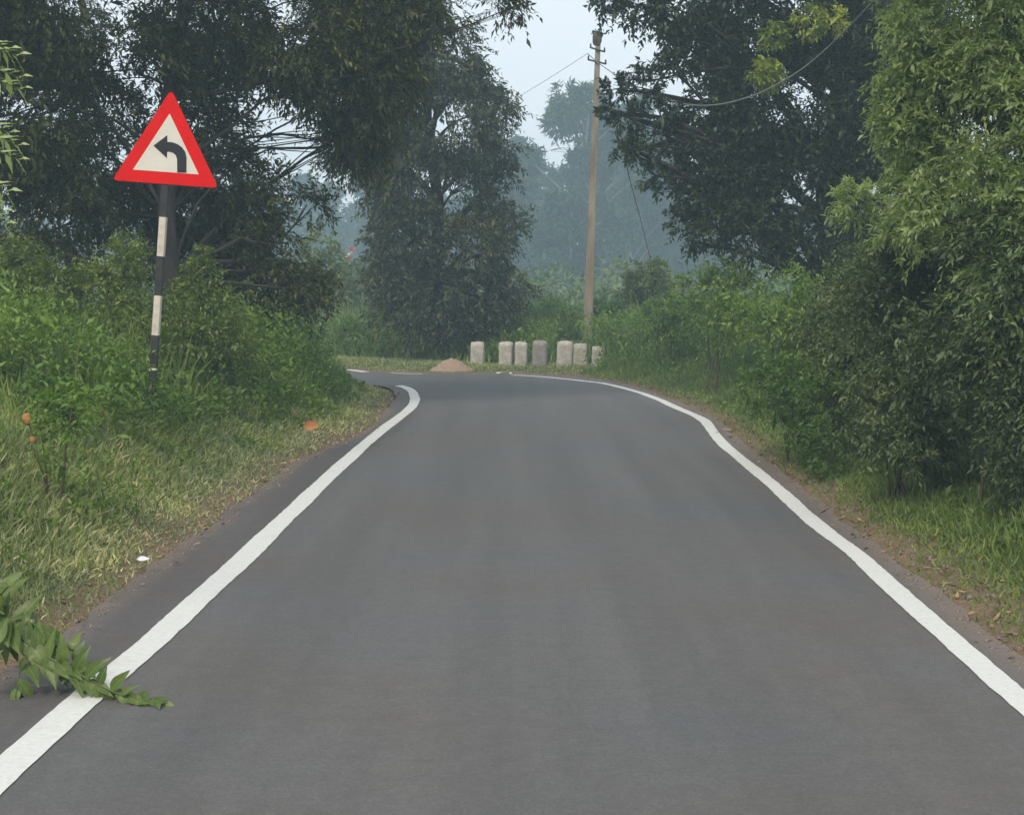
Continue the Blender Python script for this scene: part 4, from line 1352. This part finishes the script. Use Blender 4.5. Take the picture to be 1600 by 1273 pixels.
for i in range(84):
    t = 0.02 + 0.98 * i / 83
    p = lerp_poly(sp, t)
    s = 1.25 * (1 - 0.66 * t) * lf_rng.uniform(.75, 1.15)
    sd = 1 if i % 2 else -1
    d = (lf_rng.uniform(0.1, 0.8), sd * 0.5 + lf_rng.uniform(-.3, .3), lf_rng.uniform(-0.95, -0.1) if t < .8 else lf_rng.uniform(-.15, .2))
    if i % 5 == 0 and t < .8: d = (lf_rng.uniform(-.3, .5), lf_rng.uniform(-.5, .2), lf_rng.uniform(.4, .9))
    tipz = p[2] + Vector(d).normalized().z * 0.13 * s
    if tipz < 0.01:
        s = max(.35, s * .8)
        v = Vector(d).normalized(); v.z = max(v.z, -(p[2] - .008) / (.13 * s)); d = v
    put_leaf(big[i % 6], fb, p, d, (lf_rng.uniform(-.4, .4), -0.7, 0.7), s)
for q in sides:
    for k in range(5):
        p = lerp_poly(q, 0.3 + 0.17 * k)
        d = Vector((lf_rng.uniform(-.8, .8), lf_rng.uniform(-.6, .3), lf_rng.uniform(-.5, .8)))
        s = lf_rng.uniform(.5, .95)
        d.normalize(); d.z = max(d.z, -(p[2] - .008) / (.13 * s))
        put_leaf(big[(k * 5 + 1) % 6], fb, p, d, (lf_rng.uniform(-.4, .4), -0.7, 0.6), s)

# young tree standing left of the picture whose sprigs reach into it
st_ = empty('young_tree', (-2.55, 6.3, gz(-2.55, 6.3)))
tag(st_, 'pale leaved sprigs of a young tree reaching in at the upper left edge', 'tree')
g0 = gz(-2.55, 6.3)
trunk_pts = curve_pts((-2.55, 6.3, g0 - .1), (-2.62, 6.3, 3.1), 8, wob=.02)
T = Tubes(7); T.add(trunk_pts, np.linspace(.03, .01, 8)); T.build('trunk', M['stem_brown'], st_)
nar = [leaf_shape('leaf', 0.085, 0.021, M['leaf_sprig'], seed=i + 20, curl=.1 + .12 * (i % 3)) for i in range(5)]
TB = Tubes(5)
for (px, py, zs) in ((26, 88, 2.9), (30, 122, 2.75), (12, 78, 2.9), (32, 140, 2.6), (28, 228, 2.35), (14, 208, 2.45), (30, 250, 2.25), (8, 350, 2.0), (6, 330, 2.05), (10, 300, 2.0)):
    e = np.array(at(px, py, 6.0 + lf_rng.uniform(-.15, .15)))
    s0 = np.array([-2.6, 6.3, min(e[2] + 0.1, 3.0)])
    q = curve_pts(s0, e, 6, via=(s0 + e) / 2 + np.array([0, 0, .12]))
    TB.add(q, [.006, .005, .004, .003, .0025, .002], cap=False)
    for k in range(13):
        p = lerp_poly(q, 0.64 + 0.03 * k)
        a = k * 2.4
        d = (0.6 + .3 * cos(a), 0.7 * sin(a), 0.5 * cos(a * 1.3) - .35)
        put_leaf(nar[k % 5], st_, p, d, (lf_rng.uniform(-.3, .3), -.5, .8), lf_rng.uniform(.7, 1.15))
TB.build('branches', M['stem'], st_)

# plant with orange seed heads at the left
X0, Y0 = at(85, 700, 8.8)[:2]
fp = empty('wild_plant', (X0, Y0, gz(X0, Y0)))
tag(fp, 'thin stemmed wild plant with three orange brown flower heads', 'plant')
T = Tubes(5)
heads = [(43, 655, .030), (64, 664, .024), (51, 687, .020)]
foot = at(78, 738, 8.8)
for (px, py, r) in heads:
    e = np.array(at(px, py, 8.8))
    T.add(curve_pts((foot[0], foot[1], gz(foot[0], foot[1])), e, 6, wob=.006), [.005, .005, .0045, .004, .0035, .003])
T.add(curve_pts((foot[0] + .05, foot[1], gz(foot[0] + .05, foot[1])), at(112, 640, 8.8), 6, wob=.01), [.009, .008, .007, .006, .005, .004])
T.build('stems', M['stem_brown'], fp)
for (px, py, r) in heads:
    bm = bmesh.new(); bmesh.ops.create_icosphere(bm, subdivisions=2, radius=r)
    c = Vector(at(px, py, 8.8))
    for v in bm.verts:
        v.co = v.co * (1 + 0.4 * mnoise.noise(v.co * 40)); v.co.z *= 1.2; v.co += c
    me = bpy.data.meshes.new('flower_head'); bm.to_mesh(me); bm.free()
    link_mesh('flower_head', me, M['flower'], fp)
lv = Leaves()
c = np.array(at(108, 640, 8.8))
U = unit(rng.normal(0, 1, (60, 3)))
lv.twigs(c + U * .08, U, .12, 8, .045, .02, tone=.5)
lv.twigs(np.array([foot[0], foot[1], foot[2]]) + rng.normal(0, .05, (12, 3)) + np.array([0, 0, .1]), rng.normal(0, 1, (12, 3)), .12, 6, .05, .022, tone=.5)
lv.build('foliage', M['leaf_weed'], fp)

# dry curled leaf on the verge, scrap of litter
X0, Y0 = on(487, 690)
me = leaf_shape('dry_leaf', 0.17, 0.10, M['dry_leaf'], fold=.5, curl=-.5, seed=3)
o = put_leaf(me, None, (X0 - .08, Y0, gz(X0, Y0) + .13), (1, 0.1, -0.12), (0, -0.95, 0.35), 1.0)
o.name = 'dry_leaf'
tag(o, 'large curled orange brown dry leaf on the grass by the left line', 'dry leaf')
X0, Y0 = on(222, 880)
me = leaf_shape('litter_scrap', 0.075, 0.035, M['litter'], fold=.5, curl=-.2, seed=9, n=4)
o = put_leaf(me, None, (X0 - .03, Y0, gz(X0, Y0) + .05), (1, 0.2, -0.1), (0, -0.7, 0.7), 1.0)
o.name = 'litter_scrap'
tag(o, 'crumpled white scrap of litter on the earth beside the asphalt', 'litter')

# ------------------------------------------------------------------ air
me = box_mesh('haze', 320, 200, 19.5)
hz = bpy.data.objects.new('haze', me)
hz.location = (0, 72, -3.0)
C.objects.link(hz)
hm = bpy.data.materials.new('haze_air')
hm.use_nodes = True
nt = hm.node_tree
nt.nodes.clear()
om = nt.nodes.new('ShaderNodeOutputMaterial')
pv = nt.nodes.new('ShaderNodeVolumePrincipled')
pv.inputs['Color'].default_value = (0.64, 0.86, 1.0, 1)
pv.inputs['Density'].default_value = 0.0038
pv.inputs['Anisotropy'].default_value = 0.1
nt.links.new(pv.outputs[0], om.inputs['Volume'])
me.materials.append(hm)
tag(hz, 'thin bluish haze in the air', kind='stuff')
